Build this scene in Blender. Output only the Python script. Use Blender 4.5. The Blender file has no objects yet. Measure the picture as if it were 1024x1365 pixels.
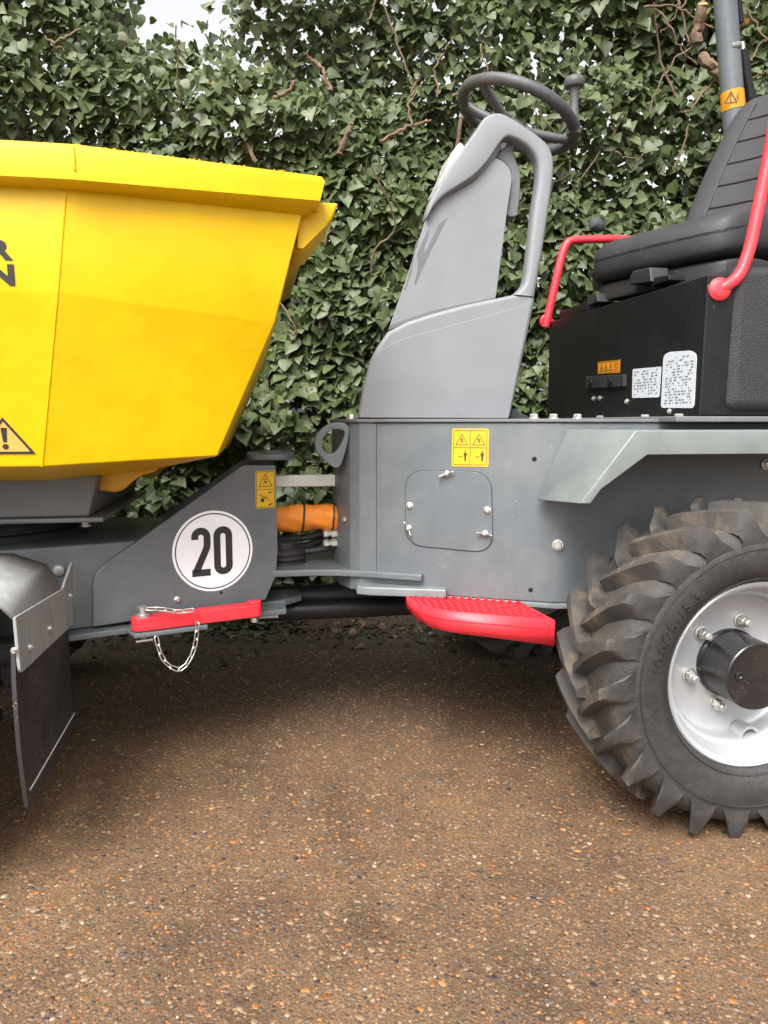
import bpy, bmesh, math, random
import numpy as np
from mathutils import Vector, Matrix
random.seed(7); rng = np.random.default_rng(7)
scene = bpy.context.scene
COL = scene.collection
# ------------------------------------------------------------------ camera
FPX, PITCH, CAMZ = 1000.0, math.radians(6.7), 0.925      # focal length in pixels of the 1024x1365 photograph
cam_d = bpy.data.cameras.new('camera'); cam = bpy.data.objects.new('camera', cam_d); COL.objects.link(cam)
cam.location = (0, 0, CAMZ); cam.rotation_euler = (math.pi/2 - PITCH, 0, 0)
cam_d.sensor_fit = 'HORIZONTAL'; cam_d.sensor_width = 36.0; cam_d.lens = 36.0*FPX/1024.0
cam_d.clip_start = 0.05; cam_d.clip_end = 500
scene.camera = cam
# ------------------------------------------------------------------ sky and sun (overcast)
SUN_EL, SUN_AZ = math.radians(50), math.radians(200)
world = bpy.data.worlds.new('World'); scene.world = world; world.use_nodes = True
wt = world.node_tree; wt.nodes.clear()
sky = wt.nodes.new('ShaderNodeTexSky'); sky.sky_type = 'NISHITA'; sky.sun_disc = False
sky.sun_elevation = SUN_EL; sky.sun_rotation = SUN_AZ; sky.air_density = 1.0; sky.dust_density = 6.0; sky.ozone_density = 1.0
hs = wt.nodes.new('ShaderNodeHueSaturation'); hs.inputs['Saturation'].default_value = 0.06
bg = wt.nodes.new('ShaderNodeBackground'); bg.inputs['Strength'].default_value = 0.15
wo = wt.nodes.new('ShaderNodeOutputWorld')
wt.links.new(sky.outputs[0], hs.inputs['Color']); wt.links.new(hs.outputs[0], bg.inputs[0]); wt.links.new(bg.outputs[0], wo.inputs[0])
sun_d = bpy.data.lights.new('sun', 'SUN'); sun_d.energy = 1.5; sun_d.angle = math.radians(35); sun_d.color = (1, .97, .93)
sun = bpy.data.objects.new('sun', sun_d); COL.objects.link(sun)
sdir = Vector((math.sin(SUN_AZ)*math.cos(SUN_EL), math.cos(SUN_AZ)*math.cos(SUN_EL), math.sin(SUN_EL)))   # towards the sun
sun.rotation_euler = sdir.to_track_quat('Z', 'Y').to_euler()
scene.view_settings.view_transform = 'Standard'; scene.view_settings.look = 'None'
scene.view_settings.exposure = 1.3; scene.view_settings.gamma = 1.0; scene.view_settings.use_curve_mapping = False
scene.render.engine = 'CYCLES'

# ------------------------------------------------------------------ machine coordinates: x back along the machine, y away from camera, z up
YAW = math.radians(10); P0 = (-0.28, 2.2); ca, sa = math.cos(YAW), math.sin(YAW)
def to_local(p):
    dx, dy = p[0]-P0[0], p[1]-P0[1]
    return Vector((dx*ca+dy*sa, -dx*sa+dy*ca, p[2]))
CL = to_local((0, 0, CAMZ))
def ray(u, v):
    a, b = (u-512)/FPX, (682.5-v)/FPX
    d = (a, math.cos(PITCH)+b*math.sin(PITCH), -math.sin(PITCH)+b*math.cos(PITCH))
    return Vector((d[0]*ca+d[1]*sa, -d[0]*sa+d[1]*ca, d[2]))
def wray(u, v):
    a, b = (u-512)/FPX, (682.5-v)/FPX
    return Vector((a, math.cos(PITCH)+b*math.sin(PITCH), -math.sin(PITCH)+b*math.cos(PITCH)))
def L(u, v, **k):
    r = ray(u, v); ax, val = list(k.items())[0]; i = 'xyz'.index(ax)
    return CL + r*((val-CL[i])/r[i])
def WY(u, v, Y):
    r = wray(u, v); return Vector((0, 0, CAMZ)) + r*(Y/r.y)
class Plane:
    """a plane in machine coordinates on which photograph pixels are laid"""
    def __init__(s, p, n, ex=None):
        s.p = Vector(p); s.n = Vector(n).normalized()
        if s.n.dot(CL-s.p) < 0: s.n = -s.n
        e = Vector((0, 0, 1)); s.ey = (e - s.n*e.dot(s.n)).normalized(); s.ex = s.ey.cross(s.n).normalized()
    def at(s, u, v, off=0.0):
        r = ray(u, v); q = s.p + s.n*off
        return CL + r*((q-CL).dot(s.n)/r.dot(s.n))
    def two(s, o, x, y, off=0.0):
        return o + s.ex*x + s.ey*y + s.n*off
def plane3(a, b, c): return Plane(a, (b-a).cross(c-a))
def vplane(a, b): d = Vector((b[0]-a[0], b[1]-a[1], 0)); return Plane((a[0], a[1], 0), d.cross(Vector((0, 0, 1))))

# ------------------------------------------------------------------ materials
MATS = {}
def new_mat(name):
    m = bpy.data.materials.new(name); m.use_nodes = True; nt = m.node_tree; nt.nodes.clear()
    o = nt.nodes.new('ShaderNodeOutputMaterial'); b = nt.nodes.new('ShaderNodeBsdfPrincipled')
    nt.links.new(b.outputs[0], o.inputs[0]); MATS[name] = m
    return m, nt, b
def N(nt, t, **kw):
    n = nt.nodes.new(t)
    for k, v in kw.items():
        if k in n.inputs: n.inputs[k].default_value = v
        else: setattr(n, k, v)
    return n
def ramp(nt, fac, stops, interp='LINEAR'):
    r = nt.nodes.new('ShaderNodeValToRGB'); r.color_ramp.interpolation = interp
    els = r.color_ramp.elements
    while len(els) < len(stops): els.new(0.5)
    for e, (p, c) in zip(els, stops):
        e.position = p; e.color = (c[0], c[1], c[2], 1) if hasattr(c, '__len__') else (c, c, c, 1)
    if fac is not None: nt.links.new(fac, r.inputs[0])
    return r
def mix(nt, fac, a, b, mode='MIX'):
    m = nt.nodes.new('ShaderNodeMix'); m.data_type = 'RGBA'; m.blend_type = mode
    for s, i in ((fac, 0), (a, 6), (b, 7)):
        if s is None: continue
        if isinstance(s, (int, float)): m.inputs[i].default_value = s
        elif isinstance(s, tuple): m.inputs[i].default_value = (*s, 1)
        else: nt.links.new(s, m.inputs[i])
    return m.outputs[2]
def paint(name, col, rough=0.4, spec=0.5, metal=0.0, dirt=(0.25, 0.2, 0.15), dirt_amt=0.25, speck=0.0, bump=0.02, coat=0.0, bump_scale=120, scratch=0.0):
    m, nt, b = new_mat(name)
    tc = N(nt, 'ShaderNodeTexCoord')
    n1 = N(nt, 'ShaderNodeTexNoise', Scale=3.5, Detail=6.0, Roughness=0.65); nt.links.new(tc.outputs['Object'], n1.inputs['Vector'])
    r1 = ramp(nt, n1.outputs[0], [(0.45, 0.0), (0.8, 1.0)])
    mul = N(nt, 'ShaderNodeMath', operation='MULTIPLY'); mul.inputs[1].default_value = dirt_amt; nt.links.new(r1.outputs[0], mul.inputs[0])
    c = mix(nt, mul.outputs[0], col, dirt)
    n4 = N(nt, 'ShaderNodeTexNoise', Scale=14.0, Detail=3.0); nt.links.new(tc.outputs['Object'], n4.inputs['Vector'])
    v4 = ramp(nt, n4.outputs[0], [(0.3, 0.93), (0.7, 1.05)]); c = mix(nt, 1.0, c, v4.outputs[0], 'MULTIPLY')
    if speck > 0:
        n2 = N(nt, 'ShaderNodeTexNoise', Scale=260.0, Detail=2.0); nt.links.new(tc.outputs['Object'], n2.inputs['Vector'])
        n3 = N(nt, 'ShaderNodeTexNoise', Scale=6.0, Detail=3.0); nt.links.new(tc.outputs['Object'], n3.inputs['Vector'])
        ad = N(nt, 'ShaderNodeMath', operation='MULTIPLY_ADD'); ad.inputs[1].default_value = 0.35; nt.links.new(n3.outputs[0], ad.inputs[0]); nt.links.new(n2.outputs[0], ad.inputs[2])
        r2 = ramp(nt, ad.outputs[0], [(0.90, 0.0), (0.95, speck)])
        c = mix(nt, r2.outputs[0], c, (0.62, 0.6, 0.56))
    if scratch > 0:
        mp = N(nt, 'ShaderNodeMapping'); mp.inputs['Scale'].default_value = (40, 40, 3); nt.links.new(tc.outputs['Object'], mp.inputs['Vector'])
        n5 = N(nt, 'ShaderNodeTexNoise', Scale=1.0, Detail=5.0, Roughness=0.7); nt.links.new(mp.outputs[0], n5.inputs['Vector'])
        r5 = ramp(nt, n5.outputs[0], [(0.5, 0.0), (0.75, scratch)]); c = mix(nt, r5.outputs[0], c, (0.45, 0.43, 0.4))
    nt.links.new(c, b.inputs['Base Color'])
    rr = ramp(nt, n1.outputs[0], [(0.3, max(rough-0.07, 0.03)), (0.8, min(rough+0.16, 1))]); nt.links.new(rr.outputs[0], b.inputs['Roughness'])
    b.inputs['Specular IOR Level'].default_value = spec; b.inputs['Metallic'].default_value = metal; b.inputs['Coat Weight'].default_value = coat; b.inputs['Coat Roughness'].default_value = 0.12
    if bump > 0:
        nb = N(nt, 'ShaderNodeTexNoise', Scale=bump_scale, Detail=3.0); nt.links.new(tc.outputs['Object'], nb.inputs['Vector'])
        bp = N(nt, 'ShaderNodeBump', Strength=bump, Distance=0.01); nt.links.new(nb.outputs[0], bp.inputs['Height']); nt.links.new(bp.outputs[0], b.inputs['Normal'])
    return m
M = {}
M['yellow'] = paint('yellow_paint', (0.62, 0.385, 0.0), 0.42, spec=0.25, dirt=(0.58, 0.35, 0.0), dirt_amt=0.15, bump=0.06, bump_scale=45, coat=0.06)
M['yellow_dk'] = paint('yellow_paint_under', (0.60, 0.32, 0.0), 0.45, dirt=(0.45, 0.25, 0.02), dirt_amt=0.5, bump=0.05)
M['grey'] = paint('grey_frame_paint', (0.104, 0.117, 0.126), 0.42, scratch=0.03, dirt=(0.17, 0.165, 0.15), dirt_amt=0.5, speck=0.4, bump=0.03, bump_scale=90, coat=0.1)
M['grey_worn'] = paint('grey_mudguard_paint', (0.25, 0.26, 0.262), 0.8, spec=0.15, dirt=(0.36, 0.30, 0.26), dirt_amt=0.6, speck=0.5, bump=0.04, scratch=0.5)
M['fender'] = paint('grey_green_fender_paint', (0.155, 0.178, 0.176), 0.4, dirt=(0.23, 0.235, 0.21), dirt_amt=0.6, speck=0.5, bump=0.03, coat=0.15)
M['plastic'] = paint('light_grey_plastic', (0.180, 0.187, 0.197), 0.55, dirt=(0.145, 0.137, 0.132), dirt_amt=0.35, bump=0.08, bump_scale=420)
M['plastic_dk'] = paint('mid_grey_plastic', (0.11, 0.113, 0.12), 0.55, dirt_amt=0.2, bump=0.06, bump_scale=300)
M['black'] = paint('black_paint', (0.008, 0.008, 0.009), 0.38, spec=0.25, dirt=(0.06, 0.055, 0.05), dirt_amt=0.12, speck=0.35, bump=0.05, bump_scale=200)
M['black_tex'] = paint('black_textured_plastic', (0.022, 0.021, 0.023), 0.5, spec=0.35, dirt=(0.04, 0.037, 0.037), dirt_amt=0.5, bump=0.5, bump_scale=330)
M['vinyl'] = paint('black_vinyl', (0.032, 0.031, 0.033), 0.5, spec=0.4, dirt=(0.06, 0.055, 0.05), dirt_amt=0.4, speck=0.25, bump=0.12, bump_scale=380)
M['wheelgrip'] = paint('charcoal_grip', (0.055, 0.055, 0.062), 0.5, dirt_amt=0.2, bump=0.1, bump_scale=300)
M['red'] = paint('red_paint', (0.72, 0.030, 0.045), 0.4, dirt=(0.40, 0.045, 0.04), dirt_amt=0.5, bump=0.08, coat=0.0, speck=0.15)
M['steel'] = paint('zinc_steel', (0.62, 0.61, 0.57), 0.36, metal=0.85, dirt=(0.4, 0.38, 0.33), dirt_amt=0.4, bump=0.1)
M['whitebar'] = paint('bare_grey_bar', (0.66, 0.66, 0.63), 0.5, metal=0.0, dirt=(0.3, 0.29, 0.26), dirt_amt=0.4, bump=0.05)
M['rim'] = paint('silver_rim_paint', (0.40, 0.41, 0.425), 0.36, metal=0.3, dirt=(0.30, 0.29, 0.27), dirt_amt=0.35, bump=0.05, bump_scale=150, coat=0.2)
M['orange'] = paint('orange_hose_sleeve', (0.78, 0.235, 0.012), 0.6, dirt=(0.4, 0.13, 0.02), dirt_amt=0.5, bump=0.6, bump_scale=25)
M['rubber'] = paint('dark_rubber', (0.022, 0.021, 0.022), 0.55, dirt=(0.06, 0.05, 0.04), dirt_amt=0.6, speck=0.5, bump=0.08)
M['flap'] = paint('mud_flap_rubber', (0.022, 0.020, 0.023), 0.5, dirt=(0.075, 0.065, 0.06), dirt_amt=0.5, speck=1.0, bump=0.15, scratch=0.06)
M['white'] = paint('white_vinyl_print', (0.86, 0.87, 0.90), 0.4, dirt=(0.8, 0.7, 0.7), dirt_amt=0.2, bump=0.0)
M['ink'] = paint('dark_ink', (0.022, 0.021, 0.024), 0.45, dirt_amt=0.0, bump=0.0)
M['ink_grey'] = paint('dark_grey_lettering', (0.028, 0.026, 0.022), 0.5, spec=0.3, dirt_amt=0.0, bump=0.0)
M['stick_y'] = paint('yellow_sticker', (0.60, 0.36, 0.004), 0.4, dirt_amt=0.1, bump=0.0)
M['stick_o'] = paint('orange_sticker', (0.66, 0.25, 0.005), 0.4, dirt_amt=0.1, bump=0.0)
M['stick_tri'] = paint('peach_sticker', (0.62, 0.34, 0.07), 0.4, dirt_amt=0.1, bump=0.0)
M['hole'] = paint('drilled_hole_black', (0.004, 0.004, 0.004), 0.9, dirt_amt=0.0, bump=0.0)
M['groove'] = paint('panel_gap', (0.03, 0.032, 0.034), 0.7, dirt_amt=0.1, bump=0.0)

def label_print():
    m, nt, b = new_mat('printed_data_label')
    tc = N(nt, 'ShaderNodeTexCoord'); mp = N(nt, 'ShaderNodeMapping'); mp.inputs['Scale'].default_value = (1, 150, 480)
    nt.links.new(tc.outputs['Object'], mp.inputs['Vector'])
    n1 = N(nt, 'ShaderNodeTexNoise', Scale=1.0, Detail=1.0); nt.links.new(mp.outputs[0], n1.inputs['Vector'])
    mp2 = N(nt, 'ShaderNodeMapping'); mp2.inputs['Scale'].default_value = (1, 30, 42); nt.links.new(tc.outputs['Object'], mp2.inputs['Vector'])
    n2 = N(nt, 'ShaderNodeTexNoise', Scale=1.0, Detail=0.0); nt.links.new(mp2.outputs[0], n2.inputs['Vector'])
    a = ramp(nt, n1.outputs[0], [(0.58, 0.0), (0.66, 0.16)]); g = ramp(nt, n2.outputs[0], [(0.48, 0.0), (0.56, 1.0)])
    mm = N(nt, 'ShaderNodeMath', operation='MULTIPLY'); nt.links.new(a.outputs[0], mm.inputs[0]); nt.links.new(g.outputs[0], mm.inputs[1])
    nt.links.new(mix(nt, mm.outputs[0], (0.50, 0.53, 0.56), (0.09, 0.13, 0.15)), b.inputs['Base Color']); b.inputs['Roughness'].default_value = 0.4
    return m
M['label'] = label_print()

def tyre_mat():
    m, nt, b = new_mat('tyre_rubber')
    tc = N(nt, 'ShaderNodeTexCoord'); geo = N(nt, 'ShaderNodeNewGeometry')
    n1 = N(nt, 'ShaderNodeTexNoise', Scale=11.0, Detail=7.0, Roughness=0.7); nt.links.new(tc.outputs['Object'], n1.inputs['Vector'])
    at = N(nt, 'ShaderNodeAttribute', attribute_name='mud')
    ad = N(nt, 'ShaderNodeMath', operation='MULTIPLY_ADD'); ad.inputs[1].default_value = 0.36; nt.links.new(at.outputs['Fac'], ad.inputs[0]); nt.links.new(n1.outputs[0], ad.inputs[2])
    r = ramp(nt, ad.outputs[0], [(0.45, (0.024, 0.022, 0.022)), (0.68, (0.038, 0.034, 0.032)), (0.82, (0.052, 0.044, 0.038)), (0.97, (0.12, 0.092, 0.065))])
    nt.links.new(r.outputs[0], b.inputs['Base Color'])
    rr = ramp(nt, ad.outputs[0], [(0.4, 0.42), (0.8, 0.75)]); nt.links.new(rr.outputs[0], b.inputs['Roughness'])
    n2 = N(nt, 'ShaderNodeTexNoise', Scale=48.0, Detail=8.0, Roughness=0.72); nt.links.new(tc.outputs['Object'], n2.inputs['Vector'])
    bp = N(nt, 'ShaderNodeBump', Strength=0.42, Distance=0.01); nt.links.new(n2.outputs[0], bp.inputs['Height']); nt.links.new(bp.outputs[0], b.inputs['Normal'])
    return m
M['tyre'] = tyre_mat()

def hub_mat():
    m = paint('black_hub_paint', (0.010, 0.010, 0.012), 0.24, dirt=(0.16, 0.10, 0.055), dirt_amt=0.12, speck=0.3, bump=0.06, bump_scale=80)
    return m
M['hub'] = hub_mat()

# ------------------------------------------------------------------ mesh helpers
def link(name, me, mat, parent=None, loc=None):
    o = bpy.data.objects.new(name, me); COL.objects.link(o)
    if mat is not None and len(me.materials) == 0: me.materials.append(mat)
    if parent is not None: o.parent = parent
    if loc is not None: o.location = loc
    return o
def smooth(me, ang=35):
    if len(me.polygons) == 0: return
    me.polygons.foreach_set('use_smooth', np.ones(len(me.polygons), dtype=bool)); me.set_sharp_from_angle(angle=math.radians(ang)); me.update()
def finish(name, bm, mat, parent=None, bevel=0.0, segs=2, ang=35, recalc=True):
    if recalc: bmesh.ops.recalc_face_normals(bm, faces=bm.faces)
    me = bpy.data.meshes.new(name); bm.to_mesh(me); bm.free()
    o = link(name, me, mat, parent)
    if bevel > 0:
        me.polygons.foreach_set('use_smooth', np.ones(len(me.polygons), dtype=bool))
        b = o.modifiers.new('bevel', 'BEVEL'); b.width = bevel; b.segments = segs; b.limit_method = 'ANGLE'; b.angle_limit = math.radians(ang-3)
        w = o.modifiers.new('normals', 'WEIGHTED_NORMAL'); w.weight = 50
    else: smooth(me, ang)
    return o
def add_poly_prism(bm, pts, vec):
    a = [bm.verts.new(p) for p in pts]; b = [bm.verts.new(Vector(p)+Vector(vec)) for p in pts]; n = len(a)
    bm.faces.new(a); bm.faces.new(b[::-1])
    for i in range(n): bm.faces.new((a[i], b[i], b[(i+1) % n], a[(i+1) % n]))
def slab(name, pts, vec, mat, parent, bevel=0.0, segs=2):
    bm = bmesh.new(); add_poly_prism(bm, pts, vec); return finish(name, bm, mat, parent, bevel, segs)
def box(name, lo, hi, mat, parent, bevel=0.004, segs=2):
    x0, y0, z0 = lo; x1, y1, z1 = hi
    return slab(name, [(x0, y0, z0), (x1, y0, z0), (x1, y1, z0), (x0, y1, z0)], (0, 0, z1-z0), mat, parent, bevel, segs)
def catmull(pts, n=8, closed=False):
    pts = [Vector(p) for p in pts]; out = []; m = len(pts)
    for i in range(m if closed else m-1):
        if closed: p0, p1, p2, p3 = pts[i-1], pts[i], pts[(i+1) % m], pts[(i+2) % m]
        else: p0, p1, p2, p3 = pts[max(i-1, 0)], pts[i], pts[i+1], pts[min(i+2, m-1)]
        for k in range(n):
            t = k/n
            out.append(0.5*((2*p1)+(p2-p0)*t+(2*p0-5*p1+4*p2-p3)*t*t+(3*p1-p0-3*p2+p3)*t**3))
    if not closed: out.append(pts[-1])
    return out
def fillet(pts, r, n=6, closed=False):
    pts = [Vector(p) for p in pts]; m = len(pts); out = []
    for i in range(m):
        if not closed and i in (0, m-1): out.append(pts[i]); continue
        p, a, b = pts[i], pts[i-1], pts[(i+1) % m]
        rr = r[i] if hasattr(r, '__len__') else r
        if rr <= 0: out.append(p); continue
        d1, d2 = (a-p), (b-p); k = min(rr, d1.length*.48, d2.length*.48)
        q1, q2 = p+d1.normalized()*k, p+d2.normalized()*k
        for j in range(n+1):
            t = j/n; out.append(q1*(1-t)**2+p*2*t*(1-t)+q2*t*t)
    return out
def add_tube(bm, path, rad, sides=12, closed=False, cap=True, flat=None):
    path = [Vector(p) for p in path]; n = len(path); rings = []
    up = Vector((0, 0, 1)); prev = None
    for i, p in enumerate(path):
        if closed: t = path[(i+1) % n]-path[i-1]
        else: t = path[min(i+1, n-1)]-path[max(i-1, 0)]
        t.normalize()
        if prev is None:
            a = up if abs(t.dot(up)) < 0.9 else Vector((1, 0, 0)); nrm = (a-t*a.dot(t)).normalized()
        else: nrm = (prev-t*prev.dot(t)).normalized()
        prev = nrm; bn = t.cross(nrm); r = rad[i] if hasattr(rad, '__len__') else rad
        rings.append([bm.verts.new(p+(nrm*math.cos(q)+bn*math.sin(q))*r) for q in [2*math.pi*k/sides for k in range(sides)]])
    for i in range(n if closed else n-1):
        A, B = rings[i], rings[(i+1) % n]
        for k in range(sides): bm.faces.new((A[k], A[(k+1) % sides], B[(k+1) % sides], B[k]))
    if cap and not closed: bm.faces.new(rings[0][::-1]); bm.faces.new(rings[-1])
def tube(name, path, rad, mat, parent, sides=12, closed=False, ang=50):
    bm = bmesh.new(); add_tube(bm, path, rad, sides, closed); return finish(name, bm, mat, parent, 0, ang=ang)
def add_lathe(bm, prof, o, axis, n=48, cap0=False, cap1=False):
    """prof: (radius, height along axis)"""
    o, axis = Vector(o), Vector(axis).normalized(); a = Vector((0, 0, 1)) if abs(axis.z) < 0.9 else Vector((1, 0, 0))
    e1 = (a-axis*a.dot(axis)).normalized(); e2 = axis.cross(e1); rings = []
    for r, h in prof:
        rings.append([bm.verts.new(o+axis*h+(e1*math.cos(2*math.pi*k/n)+e2*math.sin(2*math.pi*k/n))*r) for k in range(n)])
    for A, B in zip(rings, rings[1:]):
        for k in range(n): bm.faces.new((A[k], A[(k+1) % n], B[(k+1) % n], B[k]))
    if cap0: bm.faces.new(rings[0][::-1])
    if cap1: bm.faces.new(rings[-1])
def lathe(name, prof, o, axis, mat, parent, n=48, cap0=False, cap1=False, ang=35):
    bm = bmesh.new(); add_lathe(bm, prof, o, axis, n, cap0, cap1); return finish(name, bm, mat, parent, 0, ang=ang)
def bolt(name, p, nrm, r, h, mat, parent, washer=True):
    """hexagon head on a washer"""
    bm = bmesh.new()
    if washer: add_lathe(bm, [(r*1.25, -0.001), (r*1.25, h*.22), (r*.9, h*.24)], p, nrm, 18, True, True)
    q = Vector(p)+Vector(nrm).normalized()*h*.2
    add_lathe(bm, [(r, 0), (r, h*.6), (r*.82, h*.8)], q, nrm, 6, False, True)
    return finish(name, bm, mat, parent, 0, ang=25)
def round_bolt(name, p, nrm, r, h, mat, parent):
    return lathe(name, [(r*1.2, -0.001), (r*1.2, h*.25), (r*.95, h*.3), (r*.9, h*.8), (r*.6, h), (r*.35, h), (r*.3, h*.8)], p, nrm, mat, parent, 18, False, True)
def strip2(path, w, closed=False):
    """flat stroke in 2-D: list of left/right points"""
    path = [Vector((p[0], p[1])) for p in path]; n = len(path); out = []
    for i, p in enumerate(path):
        if closed: d1, d2 = (p-path[i-1]).normalized(), (path[(i+1) % n]-p).normalized()
        else:
            d1 = (p-path[i-1]).normalized() if i else (path[1]-p).normalized()
            d2 = (path[i+1]-p).normalized() if i < n-1 else d1
        t = (d1+d2); t = t.normalized() if t.length > 1e-6 else d1
        nn = Vector((-t.y, t.x)); c = max(0.45, nn.dot(Vector((-d1.y, d1.x)))); out.append((p+nn*w/2/c, p-nn*w/2/c))
    return out
class Decal:
    """collects flat print (strokes and polygons) on a plane, one mesh"""
    def __init__(s, pl, o, off=0.0012, ex=None, ey=None):
        s.pl, s.o, s.off, s.bm = pl, o, off, bmesh.new(); s.ex, s.ey = ex or pl.ex, ey or pl.ey
    def P(s, x, y, off=None): return s.o+s.ex*x+s.ey*y+s.pl.n*(s.off if off is None else off)
    def poly(s, pts):
        a = [s.bm.verts.new(s.P(x, y)) for x, y in pts]; b = [s.bm.verts.new(s.P(x, y, s.off-0.0007)) for x, y in pts]; n = len(a)
        s.bm.faces.new(a)
        for i in range(n): s.bm.faces.new((a[i], b[i], b[(i+1) % n], a[(i+1) % n]))
        return s
    def stroke(s, path, w, closed=False):
        st = strip2(path, w, closed); n = len(st)
        v = [(s.bm.verts.new(s.P(*a)), s.bm.verts.new(s.P(*b))) for a, b in st]
        for i in range(n if closed else n-1):
            A, B = v[i], v[(i+1) % n]; s.bm.faces.new((A[0], B[0], B[1], A[1]))
        return s
    def circle(s, x, y, r, n=32): return s.poly([(x+r*math.cos(2*math.pi*k/n), y+r*math.sin(2*math.pi*k/n)) for k in range(n)])
    def ring(s, x, y, r, w, n=48): return s.stroke([(x+r*math.cos(2*math.pi*k/n), y+r*math.sin(2*math.pi*k/n)) for k in range(n)], w, True)
    def done(s, name, mat, parent):
        me = bpy.data.meshes.new(name); bmesh.ops.recalc_face_normals(s.bm, faces=s.bm.faces); s.bm.to_mesh(me); s.bm.free()
        return link(name, me, mat, parent)
def rrect(w, h, r, n=5):
    out = []
    for cx, cy, a0 in ((w/2-r, h/2-r, 0), (-w/2+r, h/2-r, 90), (-w/2+r, -h/2+r, 180), (w/2-r, -h/2+r, 270)):
        for k in range(n+1):
            a = math.radians(a0+90*k/n); out.append((cx+r*math.cos(a), cy+r*math.sin(a)))
    return out
def text_mesh(body, size, extrude=0.0, offset=0.0, align='LEFT', res=3):
    cu = bpy.data.curves.new('txt', 'FONT'); cu.body = body; cu.size = size; cu.extrude = extrude; cu.offset = offset; cu.align_x = align; cu.resolution_u = res; cu.space_line = 0.85
    o = bpy.data.objects.new('txt', cu); COL.objects.link(o)
    dg = bpy.context.evaluated_depsgraph_get(); me = bpy.data.meshes.new_from_object(o.evaluated_get(dg))
    bpy.data.objects.remove(o); bpy.data.curves.remove(cu); me.materials.clear(); return me
def tag(o, label, cat, group=None, kind=None):
    if label: o['label'] = label
    if cat: o['category'] = cat
    if group: o['group'] = group
    if kind: o['kind'] = kind
    return o
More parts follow.
